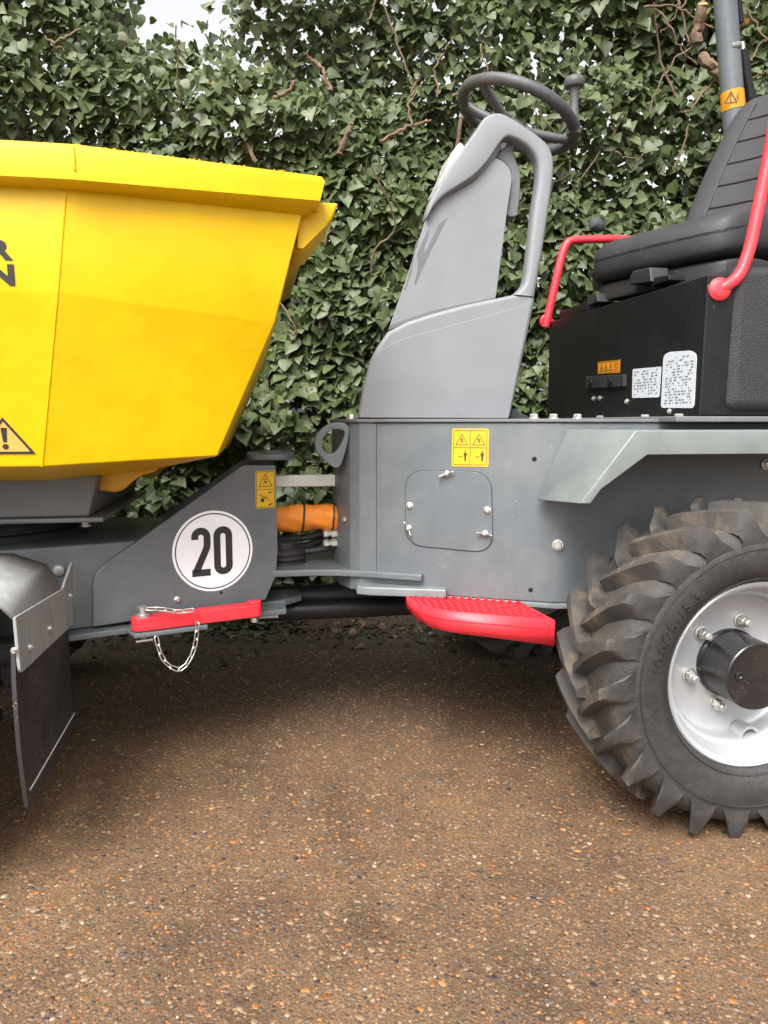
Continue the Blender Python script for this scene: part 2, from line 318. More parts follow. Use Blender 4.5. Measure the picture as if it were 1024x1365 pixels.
# ------------------------------------------------------------------ ground
def ground_mat():
    m, nt, b = new_mat('pebbly_brown_tarmac')
    tc = N(nt, 'ShaderNodeTexCoord')
    def vor(scale, rnd=1.0, feat='F1'):
        v = N(nt, 'ShaderNodeTexVoronoi', Scale=scale, feature=feat); v.inputs['Randomness'].default_value = rnd
        nt.links.new(tc.outputs['Object'], v.inputs['Vector']); return v
    STONE = [(0.0, (0.10, 0.07, 0.045)), (0.18, (0.20, 0.145, 0.095)), (0.34, (0.13, 0.105, 0.085)), (0.46, (0.30, 0.20, 0.10)), (0.58, (0.055, 0.05, 0.048)), (0.68, (0.24, 0.185, 0.135)), (0.80, (0.34, 0.15, 0.045)), (0.88, (0.17, 0.115, 0.08)), (0.95, (0.42, 0.34, 0.25))]
    va, vb = vor(110), vor(260)
    ca_ = ramp(nt, None, STONE, 'CONSTANT'); cb_ = ramp(nt, None, STONE, 'CONSTANT')
    for v, r in ((va, ca_), (vb, cb_)):
        s = N(nt, 'ShaderNodeSeparateColor'); nt.links.new(v.outputs['Color'], s.inputs[0]); nt.links.new(s.outputs[0], r.inputs[0])
    big = N(nt, 'ShaderNodeTexNoise', Scale=1.7, Detail=5.0, Roughness=0.6); nt.links.new(tc.outputs['Object'], big.inputs['Vector'])
    med = N(nt, 'ShaderNodeTexNoise', Scale=26.0, Detail=6.0, Roughness=0.7); nt.links.new(tc.outputs['Object'], med.inputs['Vector'])
    fine = N(nt, 'ShaderNodeTexNoise', Scale=420.0, Detail=3.0); nt.links.new(tc.outputs['Object'], fine.inputs['Vector'])
    # matrix between the stones
    matrix = ramp(nt, fine.outputs[0], [(0.3, (0.065, 0.046, 0.030)), (0.52, (0.18, 0.126, 0.079)), (0.72, (0.36, 0.26, 0.17))])
    ed = ramp(nt, va.outputs['Distance'], [(0.32, 1.0), (0.5, 0.0)]); ed2 = ramp(nt, vb.outputs['Distance'], [(0.3, 1.0), (0.5, 0.0)])
    pick = ramp(nt, med.outputs[0], [(0.42, 0.0), (0.56, 1.0)])
    k = N(nt, 'ShaderNodeMath', operation='MULTIPLY'); nt.links.new(ed.outputs[0], k.inputs[0]); nt.links.new(pick.outputs[0], k.inputs[1])
    c = mix(nt, ed2.outputs[0], matrix.outputs[0], cb_.outputs[0]); c = mix(nt, k.outputs[0], c, ca_.outputs[0])
    tint = ramp(nt, big.outputs[0], [(0.35, (0.46, 0.385, 0.33)), (0.50, (0.66, 0.545, 0.44)), (0.66, (0.82, 0.655, 0.475))]); c = mix(nt, 1.0, c, tint.outputs[0], 'MULTIPLY')
    # dark earth towards the hedge, with a wandering edge
    sx = N(nt, 'ShaderNodeSeparateXYZ'); nt.links.new(tc.outputs['Object'], sx.inputs[0])
    e = N(nt, 'ShaderNodeMath', operation='MULTIPLY_ADD'); e.inputs[1].default_value = 0.9; nt.links.new(big.outputs[0], e.inputs[0]); nt.links.new(sx.outputs[1], e.inputs[2])
    soil = ramp(nt, e.outputs[0], [(0.0, 0.0), (1.0, 1.0)]); mr = N(nt, 'ShaderNodeMapRange'); mr.inputs['From Min'].default_value = 2.45; mr.inputs['From Max'].default_value = 3.15
    nt.links.new(e.outputs[0], mr.inputs['Value'])
    sc = ramp(nt, med.outputs[0], [(0.3, (0.030, 0.021, 0.014)), (0.6, (0.075, 0.052, 0.034)), (0.8, (0.11, 0.08, 0.05))])
    pn = N(nt, 'ShaderNodeTexNoise', Scale=6.5, Detail=7.0, Roughness=0.7); nt.links.new(tc.outputs['Object'], pn.inputs['Vector']); pt_ = ramp(nt, pn.outputs[0], [(0.34, (0.72, 0.70, 0.69)), (0.50, (1.0, 1.0, 1.0)), (0.66, (1.14, 1.09, 1.02))]); c = mix(nt, 1.0, c, pt_.outputs[0], 'MULTIPLY')
    c = mix(nt, mr.outputs[0], c, sc.outputs[0])
    nt.links.new(c, b.inputs['Base Color'])
    rr = ramp(nt, big.outputs[0], [(0.35, 0.62), (0.65, 0.85)]); nt.links.new(rr.outputs[0], b.inputs['Roughness'])
    hb = mix(nt, 0.5, ed.outputs[0], fine.outputs[0]); b1 = N(nt, 'ShaderNodeBump', Strength=0.55, Distance=0.004); nt.links.new(hb, b1.inputs['Height'])
    b2 = N(nt, 'ShaderNodeBump', Strength=0.4, Distance=0.012); nt.links.new(med.outputs[0], b2.inputs['Height']); nt.links.new(b1.outputs[0], b2.inputs['Normal']); nt.links.new(b2.outputs[0], b.inputs['Normal'])
    return m
M['ground'] = ground_mat()
def attr_mat(name, rough=0.6):
    m, nt, b = new_mat(name); a = N(nt, 'ShaderNodeAttribute', attribute_name='col'); tc = N(nt, 'ShaderNodeTexCoord')
    n = N(nt, 'ShaderNodeTexNoise', Scale=300.0, Detail=3.0); nt.links.new(tc.outputs['Object'], n.inputs['Vector']); r = ramp(nt, n.outputs[0], [(0.3, 0.7), (0.7, 1.25)])
    nt.links.new(mix(nt, 1.0, a.outputs['Color'], r.outputs[0], 'MULTIPLY'), b.inputs['Base Color']); b.inputs['Roughness'].default_value = rough
    return m
M['pebble'] = attr_mat('pebble_stone', 0.55); M['litter'] = attr_mat('dead_leaf_litter', 0.7)
bm = bmesh.new(); G = 60.0
vs = [bm.verts.new(p) for p in ((-G, -G, 0), (G, -G, 0), (G, G, 0), (-G, G, 0))]; bm.faces.new(vs)
ground = finish('ground', bm, M['ground']); tag(ground, 'brown pebble-strewn tarmac yard surface', 'ground', kind='structure')
def mesh_np(name, V, Fc, mat, parent=None, col=None, vec=None, smooth_=False):
    """V (n,3) float, Fc (m,3) triangles"""
    me = bpy.data.meshes.new(name); me.vertices.add(len(V)); me.vertices.foreach_set('co', np.asarray(V, np.float32).ravel())
    m = len(Fc); me.loops.add(m*3); me.loops.foreach_set('vertex_index', np.asarray(Fc, np.int32).ravel())
    me.polygons.add(m); me.polygons.foreach_set('loop_start', np.arange(0, m*3, 3, dtype=np.int32)); me.polygons.foreach_set('loop_total', np.full(m, 3, np.int32))
    me.update(calc_edges=True)
    if smooth_: me.polygons.foreach_set('use_smooth', np.ones(m, bool))
    if col is not None:
        a = me.attributes.new('col', 'FLOAT_COLOR', 'POINT'); c4 = np.concatenate([col, np.ones((len(col), 1))], 1).astype(np.float32); a.data.foreach_set('color', c4.ravel())
    if vec is not None:
        a = me.attributes.new('leafuv', 'FLOAT_VECTOR', 'POINT'); a.data.foreach_set('vector', np.asarray(vec, np.float32).ravel())
    return link(name, me, mat, parent)
def scatter(T, TF, pos, R, S):
    """template verts T (k,3), tris TF, positions, rotation matrices (n,3,3), scales (n,3)"""
    n, k = len(pos), len(T)
    V = np.einsum('nij,nkj->nki', R, T[None]*S[:, None, :])+pos[:, None, :]
    Fc = TF[None]+(np.arange(n)*k)[:, None, None]
    return V.reshape(-1, 3), Fc.reshape(-1, 3)
def rotz(a):
    c, s = np.cos(a), np.sin(a); R = np.zeros((len(a), 3, 3)); R[:, 0, 0] = c; R[:, 0, 1] = -s; R[:, 1, 0] = s; R[:, 1, 1] = c; R[:, 2, 2] = 1; return R
# pebbles bedded in the tarmac: low domes
k = 7; ang = np.arange(k)*2*np.pi/k
T = np.concatenate([np.stack([np.cos(ang), np.sin(ang), np.full(k, -0.25)], 1), np.stack([.82*np.cos(ang+.2), .82*np.sin(ang+.2), np.full(k, 0.42)], 1), [[0.05, 0, 0.72]]])
T[:, :2] *= (1+rng.uniform(-.12, .12, (len(T), 1)))
TF = np.array([[i, (i+1) % k, k+i] for i in range(k)]+[[(i+1) % k, k+(i+1) % k, k+i] for i in range(k)]+[[k+i, k+(i+1) % k, 2*k] for i in range(k)])
PC = np.array([(0.30, 0.22, 0.14), (0.20, 0.15, 0.11), (0.38, 0.17, 0.045), (0.44, 0.24, 0.09), (0.15, 0.13, 0.12), (0.055, 0.052, 0.055), (0.50, 0.43, 0.34), (0.25, 0.13, 0.085), (0.33, 0.27, 0.21)])
PW = np.array([.25, .24, .11, .07, .14, .05, .025, .065, .05])
n = 70000
px_ = rng.uniform(-2.1, 2.1, n); py_ = 0.75+rng.random(n)**1.25*2.25
NT_ = 3
size = np.clip(rng.lognormal(math.log(0.0030), 0.42, n), 0.0017, 0.0078)
S = np.stack([size*rng.uniform(.9, 1.5, n), size*rng.uniform(.75, 1.05, n), size*rng.uniform(.30, .60, n)], 1)
Tv = [T*np.array([1, 1, 1])+np.concatenate([rng.uniform(-.16, .16, (len(T), 2)), rng.uniform(-.10, .10, (len(T), 1))], 1) for _ in range(NT_)]
PP, RZ = np.stack([px_, py_, -.30*S[:, 2]], 1), rotz(rng.uniform(0, 6.28, n)); sc_ = [scatter(Tv[q], TF, PP[q::NT_], RZ[q::NT_], S[q::NT_]) for q in range(NT_)]; V = np.concatenate([a for a, b in sc_]); o_ = np.cumsum([0]+[len(a) for a, b in sc_]); Fc = np.concatenate([b+o_[q] for q, (a, b) in enumerate(sc_)])
pc = PC[rng.choice(len(PC), n, p=PW)]*rng.uniform(.34, .80, (n, 1))*np.array([[1.08, .94, .82]])
peb = mesh_np('pebbles', V, Fc, M['pebble'], ground, col=np.repeat(pc, len(T), 0), smooth_=False); peb['kind'] = 'stuff'

# ------------------------------------------------------------------ ivy hedge
def vnoise(x, y, seed=0):
    r = np.random.default_rng(seed); g = r.random((64, 64)); xi, yi = np.floor(x).astype(int), np.floor(y).astype(int); fx, fy = x-xi, y-yi
    fx = fx*fx*(3-2*fx); fy = fy*fy*(3-2*fy); G_ = lambda a, b: g[a % 64, b % 64]
    return (G_(xi, yi)*(1-fx)+G_(xi+1, yi)*fx)*(1-fy)+(G_(xi, yi+1)*(1-fx)+G_(xi+1, yi+1)*fx)*fy
HY = 3.52
def hedge_front(x, z): return HY+0.34*(vnoise(x*1.3, z*1.3, 1)-.5)+0.34*(vnoise(x*3.1+9, z*3.1, 2)-.5)+0.10*(vnoise(x*7+3, z*7, 3)-.5)+0.10*np.maximum(0, 0.6-z)
def hedge_top(x):
    h = 3.45+0.35*(vnoise(x*1.1, x*0+3.5, 5)-.5)+0.18*(vnoise(x*5, x*0+1.5, 6)-.5)
    g = np.exp(-((x+0.96)/0.37)**6); return h*(1-g)+g*(2.70+.14*(vnoise(x*6, x*0+.5, 8)-.5)+.10*(x+.96))
def leaf_mat():
    m, nt, b = new_mat('ivy_leaf'); a = N(nt, 'ShaderNodeAttribute', attribute_name='leafuv'); s = N(nt, 'ShaderNodeSeparateXYZ'); nt.links.new(a.outputs['Vector'], s.inputs[0])
    c = ramp(nt, s.outputs[2], [(0.0, (0.026, 0.041, 0.013)), (0.25, (0.050, 0.071, 0.023)), (0.5, (0.080, 0.103, 0.038)), (0.72, (0.110, 0.130, 0.060)), (0.88, (0.145, 0.150, 0.058)), (0.955, (0.13, 0.145, 0.04)), (0.985, (0.28, 0.24, 0.04)), (1.0, (0.22, 0.10, 0.03))])
    ax = N(nt, 'ShaderNodeMath', operation='ABSOLUTE'); nt.links.new(s.outputs[0], ax.inputs[0])
    v1 = ramp(nt, ax.outputs[0], [(0.012, 0.42), (0.035, 0.0)])
    w = N(nt, 'ShaderNodeMath', operation='MULTIPLY_ADD'); w.inputs[1].default_value = -1.1; nt.links.new(ax.outputs[0], w.inputs[0]); nt.links.new(s.outputs[1], w.inputs[2])
    w2 = N(nt, 'ShaderNodeMath', operation='MULTIPLY'); w2.inputs[1].default_value = 5.0; nt.links.new(w.outputs[0], w2.inputs[0])
    w3 = N(nt, 'ShaderNodeMath', operation='PINGPONG'); w3.inputs[1].default_value = 0.5; nt.links.new(w2.outputs[0], w3.inputs[0])
    v2 = ramp(nt, w3.outputs[0], [(0.02, 0.25), (0.07, 0.0)])
    mx = N(nt, 'ShaderNodeMath', operation='MAXIMUM'); nt.links.new(v1.outputs[0], mx.inputs[0]); nt.links.new(v2.outputs[0], mx.inputs[1])
    cc = mix(nt, mx.outputs[0], c.outputs[0], (0.15, 0.20, 0.10)); nt.links.new(cc, b.inputs['Base Color'])
    b.inputs['Roughness'].default_value = 0.46; b.inputs['Specular IOR Level'].default_value = 0.36
    tr = N(nt, 'ShaderNodeBsdfTranslucent'); tcx = mix(nt, 1.0, cc, (1.3, 1.5, 0.6), 'MULTIPLY'); nt.links.new(tcx, tr.inputs[0])
    ms = N(nt, 'ShaderNodeMixShader'); ms.inputs[0].default_value = 0.16; nt.links.new(b.outputs[0], ms.inputs[1]); nt.links.new(tr.outputs[0], ms.inputs[2])
    nt.links.new(ms.outputs[0], [x for x in nt.nodes if x.type == 'OUTPUT_MATERIAL'][0].inputs[0])
    return m
M['leaf'] = leaf_mat()
M['bark'] = paint('ivy_bark', (0.15, 0.095, 0.055), 0.8, dirt=(0.07, 0.05, 0.035), dirt_amt=0.8, bump=0.6, bump_scale=60)
M['cutwood'] = paint('cut_wood', (0.55, 0.36, 0.17), 0.8, dirt_amt=0.4, bump=0.2)
def leaf_template(R, fold, curl):
    """R: right half outline from notch to tip"""
    r = np.array(R); l = r[1:-1][::-1]*[-1, 1]; out = np.concatenate([r, l]); mid = np.array([[0, .2], [0, .55]])
    P = np.concatenate([out, mid]); n = len(out); h = len(r)-1; m0, m1 = n, n+1; F_ = []
    for i in range(h):
        a, b_ = i, i+1; y = (out[a, 1]+out[b_, 1])/2; F_.append([a, b_, m1 if y > .38 else m0])
    sw = next(i for i in range(h) if (out[i, 1]+out[i+1, 1])/2 > .38); F_.append([sw, m1, m0])
    idx = [0]+[n-i for i in range(1, h)]+[h]
    for i in range(h):
        a, b_ = idx[i], idx[i+1]; y = (out[a, 1]+out[b_, 1])/2; F_.append([b_, a, m1 if y > .38 else m0])
    F_.append([m1, idx[sw], m0])
    z = fold*np.abs(P[:, 0])-curl*(P[:, 1]-.25)**2
    return np.concatenate([P, z[:, None]], 1), np.array(F_)
LT = [leaf_template([(0, .10), (.16, -.03), (.34, .02), (.46, .16), (.45, .32), (.36, .46), (.26, .62), (.12, .82), (0, .98)], .22, .28),
      leaf_template([(0, .06), (.14, -.03), (.34, .04), (.45, .20), (.45, .40), (.35, .62), (.17, .82), (0, .96)], .18, .25),
      leaf_template([(0, .12), (.20, -.05), (.36, .02), (.52, .14), (.50, .28), (.38, .38), (.33, .50), (.20, .74), (0, 1.0)], .26, .22)]
hedge = bpy.data.objects.new('ivy_hedge', None); COL.objects.link(hedge); hedge.location = (0, HY, 0)
tag(hedge, 'tall green ivy hedge with bare woody stems behind the machine', 'hedge')
def leaf_frames(x, y, z, n, spread=.6, outw=-1.0):
    nr = np.stack([rng.normal(0, spread, n), np.full(n, outw*.85)+rng.normal(0, .25, n), .55+rng.normal(0, spread*.8, n)], 1); nr /= np.linalg.norm(nr, axis=1, keepdims=True)
    tip = np.stack([rng.normal(0, .55, n), np.full(n, .15*outw), -1+rng.normal(0, .45, n)], 1)
    ty = tip-nr*np.sum(tip*nr, 1, keepdims=True); ty /= np.linalg.norm(ty, axis=1, keepdims=True); tx = np.cross(ty, nr)
    return np.stack([tx, ty, nr], 2)
def hedge_leaves(n, xr, dscale, dmax, size, sd, spread, back=False, colshift=0.0, thin=True):
    x = rng.uniform(*xr, n); z = rng.uniform(0.02, 3.9, n); top = hedge_top(x)
    # loose clumps, with a few thinner places where the light comes through
    dens = vnoise(x*2.3+5, z*2.3, 11); keep = rng.random(n) < np.clip(.35+1.25*dens, .35, 1)
    keep &= z < top+rng.normal(0, .05, n)
    if thin:
        hole = np.exp(-(((x+.55)/.50)**2+((z-2.50)/.26)**2))+.8*np.exp(-(((x+1.75)/.35)**2+((z-2.62)/.2)**2)); keep &= rng.random(n) > .62*hole
    x, z, top = x[keep], z[keep], top[keep]; n = len(x)
    if back: y = HY+.75+.25*(vnoise(x*2, z*2, 17)-.5)+rng.random(n)*.15
    else: y = hedge_front(x, z)+np.minimum(rng.exponential(dscale, n), dmax)-.02
    y += .30*np.clip((z-(top-.45))/.45, 0, 1)**2
    sz = np.clip(size*rng.lognormal(0, sd, n), .018, .072)*(1.10-.20*vnoise(x*.9+2, z*.9, 21)*(z > 1.0))
    R = leaf_frames(x, y, z, n, spread, 1.0 if back else -1.0)
    cr = np.clip(.08+.62*rng.random(n)+.22*(vnoise(x*1.7, z*1.7, 31)-.5)+colshift+(rng.random(n) < .018)*.32, 0, 1)
    return np.stack([x, y-HY, z], 1), R, sz, cr
parts_ = [hedge_leaves(80000, (-3.3, 3.3), .07, .32, .044, .34, .62), hedge_leaves(34000, (-3.3, 3.3), .28, .62, .056, .22, .8, colshift=-.1),
          hedge_leaves(15000, (-3.3, 3.3), .1, .3, .066, .2, .6, back=True), hedge_leaves(9000, (-7, -3.2), .06, .3, .068, .2, .55), hedge_leaves(9000, (3.2, 7), .06, .3, .068, .2, .55)]
pos = np.concatenate([p[0] for p in parts_]); RR = np.concatenate([p[1] for p in parts_]); SZ = np.concatenate([p[2] for p in parts_]); CR = np.concatenate([p[3] for p in parts_])
typ = rng.integers(0, 3, len(pos))
# the leaves that show largest become objects of their own
yw = pos[:, 1]+HY; front = (yw < hedge_front(pos[:, 0], pos[:, 2])+.01) & (np.abs(pos[:, 0]) < 1.75) & (pos[:, 2] > .95) & (pos[:, 2] < 2.8)
front &= ~((pos[:, 0] < -.45) & (pos[:, 2] < 2.2))
score = np.where(front, SZ, 0); big_i = np.argsort(-score)[:300]; rest = np.ones(len(pos), bool); rest[big_i] = False
allV, allF, allU, o_ = [], [], [], 0
for t in range(3):
    i = np.where(rest & (typ == t))[0]; T, TF = LT[t]
    V, Fc = scatter(T, TF, pos[i], RR[i], np.repeat(SZ[i][:, None], 3, 1)*np.array([1.12, .96, 1.0])); allV.append(V); allF.append(Fc+o_); o_ += len(V)
    u = np.zeros((len(i), len(T), 3)); u[:, :, :2] = T[None, :, :2]; u[:, :, 2] = CR[i][:, None]; allU.append(u.reshape(-1, 3))
fol = mesh_np('foliage', np.concatenate(allV), np.concatenate(allF), M['leaf'], hedge, vec=np.concatenate(allU), smooth_=True); fol['kind'] = 'stuff'
lm = {}
for t in range(3):
    T, TF = LT[t]
    for c in range(5):
        u = np.concatenate([T[:, :2], np.full((len(T), 1), .12+.16*c)], 1); o = mesh_np('leaf', T, TF, M['leaf'], None, vec=u, smooth_=True); lm[t, c] = o.data; bpy.data.objects.remove(o)
for i in big_i:
    o = bpy.data.objects.new('leaf', lm[int(typ[i]), int(min(4, max(0, (CR[i]-.08)/.16)))]); COL.objects.link(o); o.parent = hedge
    o.matrix_local = Matrix.Translation(Vector(pos[i])) @ Matrix([list(r) for r in RR[i]]).to_4x4() @ Matrix.Scale(float(SZ[i]), 4)
# woody stems: some placed where the photograph shows them, the rest running up through the hedge
def branch(pts, r0, r1, name='branch', mat=None):
    path = catmull(pts, 5); nn = len(path); path = [p-Vector((0, HY, 0))+Vector((random.gauss(0, .004), random.gauss(0, .004), random.gauss(0, .004))) for p in path]
    return tube(name, path, [r0+(r1-r0)*i/(nn-1) for i in range(nn)], mat or M['bark'], hedge, sides=7)
seen = [([(340, 215), (330, 195), (322, 180)], .013, .008), ([(505, 190), (530, 175), (552, 166), (575, 160)], .012, .006), ([(548, 170), (546, 140), (553, 120), (548, 108), (530, 60), (510, -5)], .008, .004), ([(548, 125), (556, 108), (560, 100)], .006, .004),
        ([(585, 128), (580, 95), (590, 70), (607, 50)], .007, .004), ([(605, 128), (620, 112), (628, 98)], .008, .005), ([(440, 120), (432, 95), (415, 80), (405, 70)], .014, .007), ([(365, 130), (385, 120), (392, 108)], .012, .007),
        ([(452, 205), (463, 180), (470, 165)], .018, .012), ([(930, 60), (905, 75), (880, 110), (865, 150)], .006, .003), ([(962, 100), (940, 120), (920, 145), (905, 150)], .007, .004), ([(870, 5), (890, 30), (905, 60), (925, 85)], .006, .003), ([(905, 0), (912, 30), (916, 62)], .006, .004),
        ([(860, 10), (895, 8), (925, 22), (955, 38)], .007, .004), ([(915, 0), (895, 25), (880, 45)], .006, .003), ([(995, 10), (1010, 35), (1024, 55)], .006, .004), ([(1000, 80), (1012, 62), (1024, 50)], .006, .003), ([(1000, 105), (1015, 98), (1028, 95)], .006, .003), ([(820, 200), (832, 208), (850, 212), (856, 206)], .006, .003),
        ([(70, 55), (90, 48), (108, 38)], .008, .005), ([(60, 50), (75, 62), (85, 66)], .008, .005), ([(425, 438), (433, 420), (438, 408)], .006, .003), ([(900, 225), (912, 190), (920, 165)], .005, .003), ([(490, 30), (497, 12), (503, -10)], .006, .004), ([(640, 60), (650, 90), (662, 108)], .005, .003)]
for pts, r0, r1 in seen: branch([WY(u, v, HY-.10+.03*random.random()) for u, v in pts], r0*.8, r1*.8)
b1 = branch([WY(928, 58, HY-.12), WY(932, 35, HY-.14), WY(937, 6, HY-.17)], .026, .022, 'cut_branch')
q0, q1 = WY(937, 6, HY-.17), WY(932, 35, HY-.14); lathe('cut_face', [(0.0215, -.002), (0.0215, .003), (.016, .006)], q0-Vector((0, HY, 0)), q0-q1, M['cutwood'], b1, 14, False, True)
branch([WY(935, 76, HY-.10), WY(950, 90, HY-.12), WY(965, 108, HY-.1)], .024, .02, 'cut_branch')
for i in range(55):
    x = random.uniform(-2.6, 2.6); z0 = random.uniform(0, 2.3); pts = []; y = HY+random.uniform(-.12, .40)
    for s in range(5): pts.append(Vector((x, y, min(z0, 2.6 if -1.4 < x < -.55 else 9)))); x += random.gauss(0, .12); z0 += random.uniform(.12, .32); y += random.gauss(0, .06)
    branch(pts, random.uniform(.004, .014), .003)
for i in range(13):      # main stems
    x = -3.0+i*.5+random.uniform(-.15, .15); pts = [Vector((x+random.gauss(0, .10)*s, HY+.35+random.gauss(0, .05), .72*s-.05)) for s in range(5)]; branch(pts, random.uniform(.03, .06), .012, 'stem')
# dead leaves and twigs along the foot of the hedge
n = 2600; x = rng.uniform(-3.3, 3.3, n); y = 3.42-np.abs(rng.normal(0, .22, n))+(rng.random(n) < .25)*rng.uniform(0, .5, n); keep = (y > 2.5); x, y = x[keep], y[keep]; n = len(x)
nr = np.stack([rng.normal(0, .5, n), rng.normal(0, .5, n), np.ones(n)], 1); nr /= np.linalg.norm(nr, axis=1, keepdims=True); tip = np.stack([rng.normal(0, 1, n), rng.normal(0, 1, n), np.zeros(n)], 1)
ty = tip-nr*np.sum(tip*nr, 1, keepdims=True); ty /= np.linalg.norm(ty, axis=1, keepdims=True); R = np.stack([np.cross(ty, nr), ty, nr], 2); T, TF = LT[1]
sz = rng.uniform(.012, .042, n); V, Fc = scatter(T, TF, np.stack([x, y, .006+.012*rng.random(n)], 1), R, np.repeat(sz[:, None], 3, 1))
LC = np.array([(0.10, 0.062, 0.034), (0.16, 0.10, 0.05), (0.065, 0.042, 0.026), (0.21, 0.14, 0.08), (0.05, 0.07, 0.03)]); lc = LC[rng.integers(0, 5, n)]*rng.uniform(.3, .75, (n, 1))
lit = mesh_np('leaf_litter', V, Fc, M['litter'], ground, col=np.repeat(lc, len(T), 0)); lit['kind'] = 'stuff'
# ------------------------------------------------------------------ the dumper
dumper = bpy.data.objects.new('site_dumper', None); COL.objects.link(dumper); dumper.location = (P0[0], P0[1], 0); dumper.rotation_euler = (0, 0, YAW)
tag(dumper, 'yellow and grey wheeled site dumper with red grab rails parked before the ivy', 'dumper')
D = dumper
V3 = Vector
def mir(p): return V3((p[0], -p[1], p[2]))
# ---- skip
rimA_t, rimA_b = L(98, 188, y=-.70), L(97, 242, y=-.70); rimB_t, rimB_b = L(433, 233, y=-.60), L(427, 270, y=-.60)
wA0 = L(89, 258, y=-.668); wB0 = L(403, 277, y=-.572); wA1 = L(77, 390, y=-.655)
zt = rimA_t.z; rimB_t.z = zt; wA0.z = wB0.z = (wA0.z+wB0.z)/2
up_pl = plane3(wA0, wB0, wA1); wB1 = up_pl.at(366, 431)
wA2 = L(56, 622, y=-.59); lo_pl = plane3(wA1, wB1, wA2); wB2 = lo_pl.at(290, 608)
wA3 = L(60, 641, y=-.36); wB3 = L(196, 622, y=-.33); wB3.z = wA3.z+.02
XF = -1.45
def fr(p, x): return V3((x, p.y, p.z))
lv = []   # plan loops, near front -> near A -> near B -> far B -> far A -> far front
for A, B, dxf in ((wA0, wB0, 0), (wA1, wB1, .10), (wA2, wB2, .34), (wA3, wB3, .42)):
    f = fr(A, XF+dxf); lv.append([f, A, B, mir(B), mir(A), mir(f)])
bm = bmesh.new(); R_ = [[bm.verts.new(p) for p in lp] for lp in lv]
for A, B in zip(R_, R_[1:]):
    for k in range(6): bm.faces.new((A[k], A[(k+1) % 6], B[(k+1) % 6], B[k]))
bm.faces.new(R_[-1])
skip = finish('skip', bm, M['yellow'], D, 0, ang=8); sm = skip.modifiers.new('plate', 'SOLIDIFY'); sm.thickness = .008; sm.offset = -1
bv = skip.modifiers.new('bevel', 'BEVEL'); bv.width = .006; bv.segments = 2; bv.limit_method = 'ANGLE'; bv.angle_limit = math.radians(7)
# rim: folded channel running round the top
def loop_at(A, B, z, inset=0.0):
    f = V3((XF-.02, A.y, z)); return [V3((p.x, p.y+inset*(1 if p.y < 0 else -1), z)) for p in (f, A, B, mir(B), mir(A), mir(f))]
prof = [(wA0.z-.004, wA0, wB0, .0), (None, rimA_b, rimB_b, .006), (None, rimA_b, rimB_b, .0), (zt-.016, rimA_t, rimB_t, .0), (zt-.005, rimA_t, rimB_t, .005), (zt, rimA_t, rimB_t, .016), (zt, rimA_t, rimB_t, .055), (zt-.05, rimA_t, rimB_t, .058), (wA0.z+.004, wA0, wB0, .012)]
bm = bmesh.new(); R_ = []
for z, A, B, ins in prof:
    f = V3((XF-.02, A.y, A.z if z is None else z)); lp = []
    for p in (f, A, B, mir(B), mir(A), mir(f)):
        q = V3((p.x, p.y, (p.z+(.004 if ins == 0 else -.002)) if z is None else z)); q.y += ins*(1 if p.y < 0 else -1)
        if p.x > -.2: q.x -= ins*1.0+ (0.0 if A is not wA0 else 0)
        lp.append(q)
    R_.append([bm.verts.new(p) for p in lp])
for A, B in zip(R_, R_[1:]+R_[:1]):
    for k in range(6): bm.faces.new((A[k], A[(k+1) % 6], B[(k+1) % 6], B[k]))
rim_o = finish('skip_rim', bm, M['yellow'], skip, 0, ang=28)
# weld bead down the near corner and at the rim joint
def bead(name, a, b, r, mat, parent, off):
    n = int((b-a).length/.006); pts = [a.lerp(b, i/n)+off for i in range(n+1)]
    return tube(name, pts, [r*(.75+.45*random.random()) for _ in pts], mat, parent, sides=7)
bead('weld_bead', wA0, wA1, .0020, M['yellow'], skip, V3((0, .0004, 0))); bead('weld_bead', wA1, wA2, .0020, M['yellow'], skip, V3((0, .0002, 0)))
bead('weld_bead', V3((rimA_t.x, rimA_t.y, zt-.01)), V3((rimA_t.x, rimA_t.y, rimA_b.z+.02)), .0022, M['yellow'], skip, V3((0, 0, 0)))
# rear lip: folded plate off the back wall
lipn = [L(400, 268, y=-.52), L(452, 270, y=-.52), L(443, 292, y=-.52), L(412, 332, y=-.52), L(398, 338, y=-.52), L(390, 334, y=-.52)]
slab('rear_lip', [p for p in lipn], (0, .16, 0), M['yellow'], skip, .006)
slab('lip_gusset', [L(398, 285, y=-.545), L(428, 283, y=-.545), L(436, 300, y=-.545), L(404, 332, y=-.545), L(396, 330, y=-.545)], (0, .02, 0), M['yellow'], skip, .002)
# water beads along the top edge
bm = bmesh.new()
for i in range(150):
    t = random.random(); p = V3((rimA_t.x, rimA_t.y, zt)).lerp(V3((rimB_t.x, rimB_t.y, zt)), t)+V3((0, .014+random.random()*.03, 0)); r = random.uniform(.0010, .0026)
    bmesh.ops.create_icosphere(bm, subdivisions=1, radius=r, matrix=Matrix.Translation(p)@Matrix.Diagonal((1.2, 1.2, .8, 1)))
wd = finish('water_drops', bm, M['yellow'], skip, 0, ang=80); wd['kind'] = 'stuff'
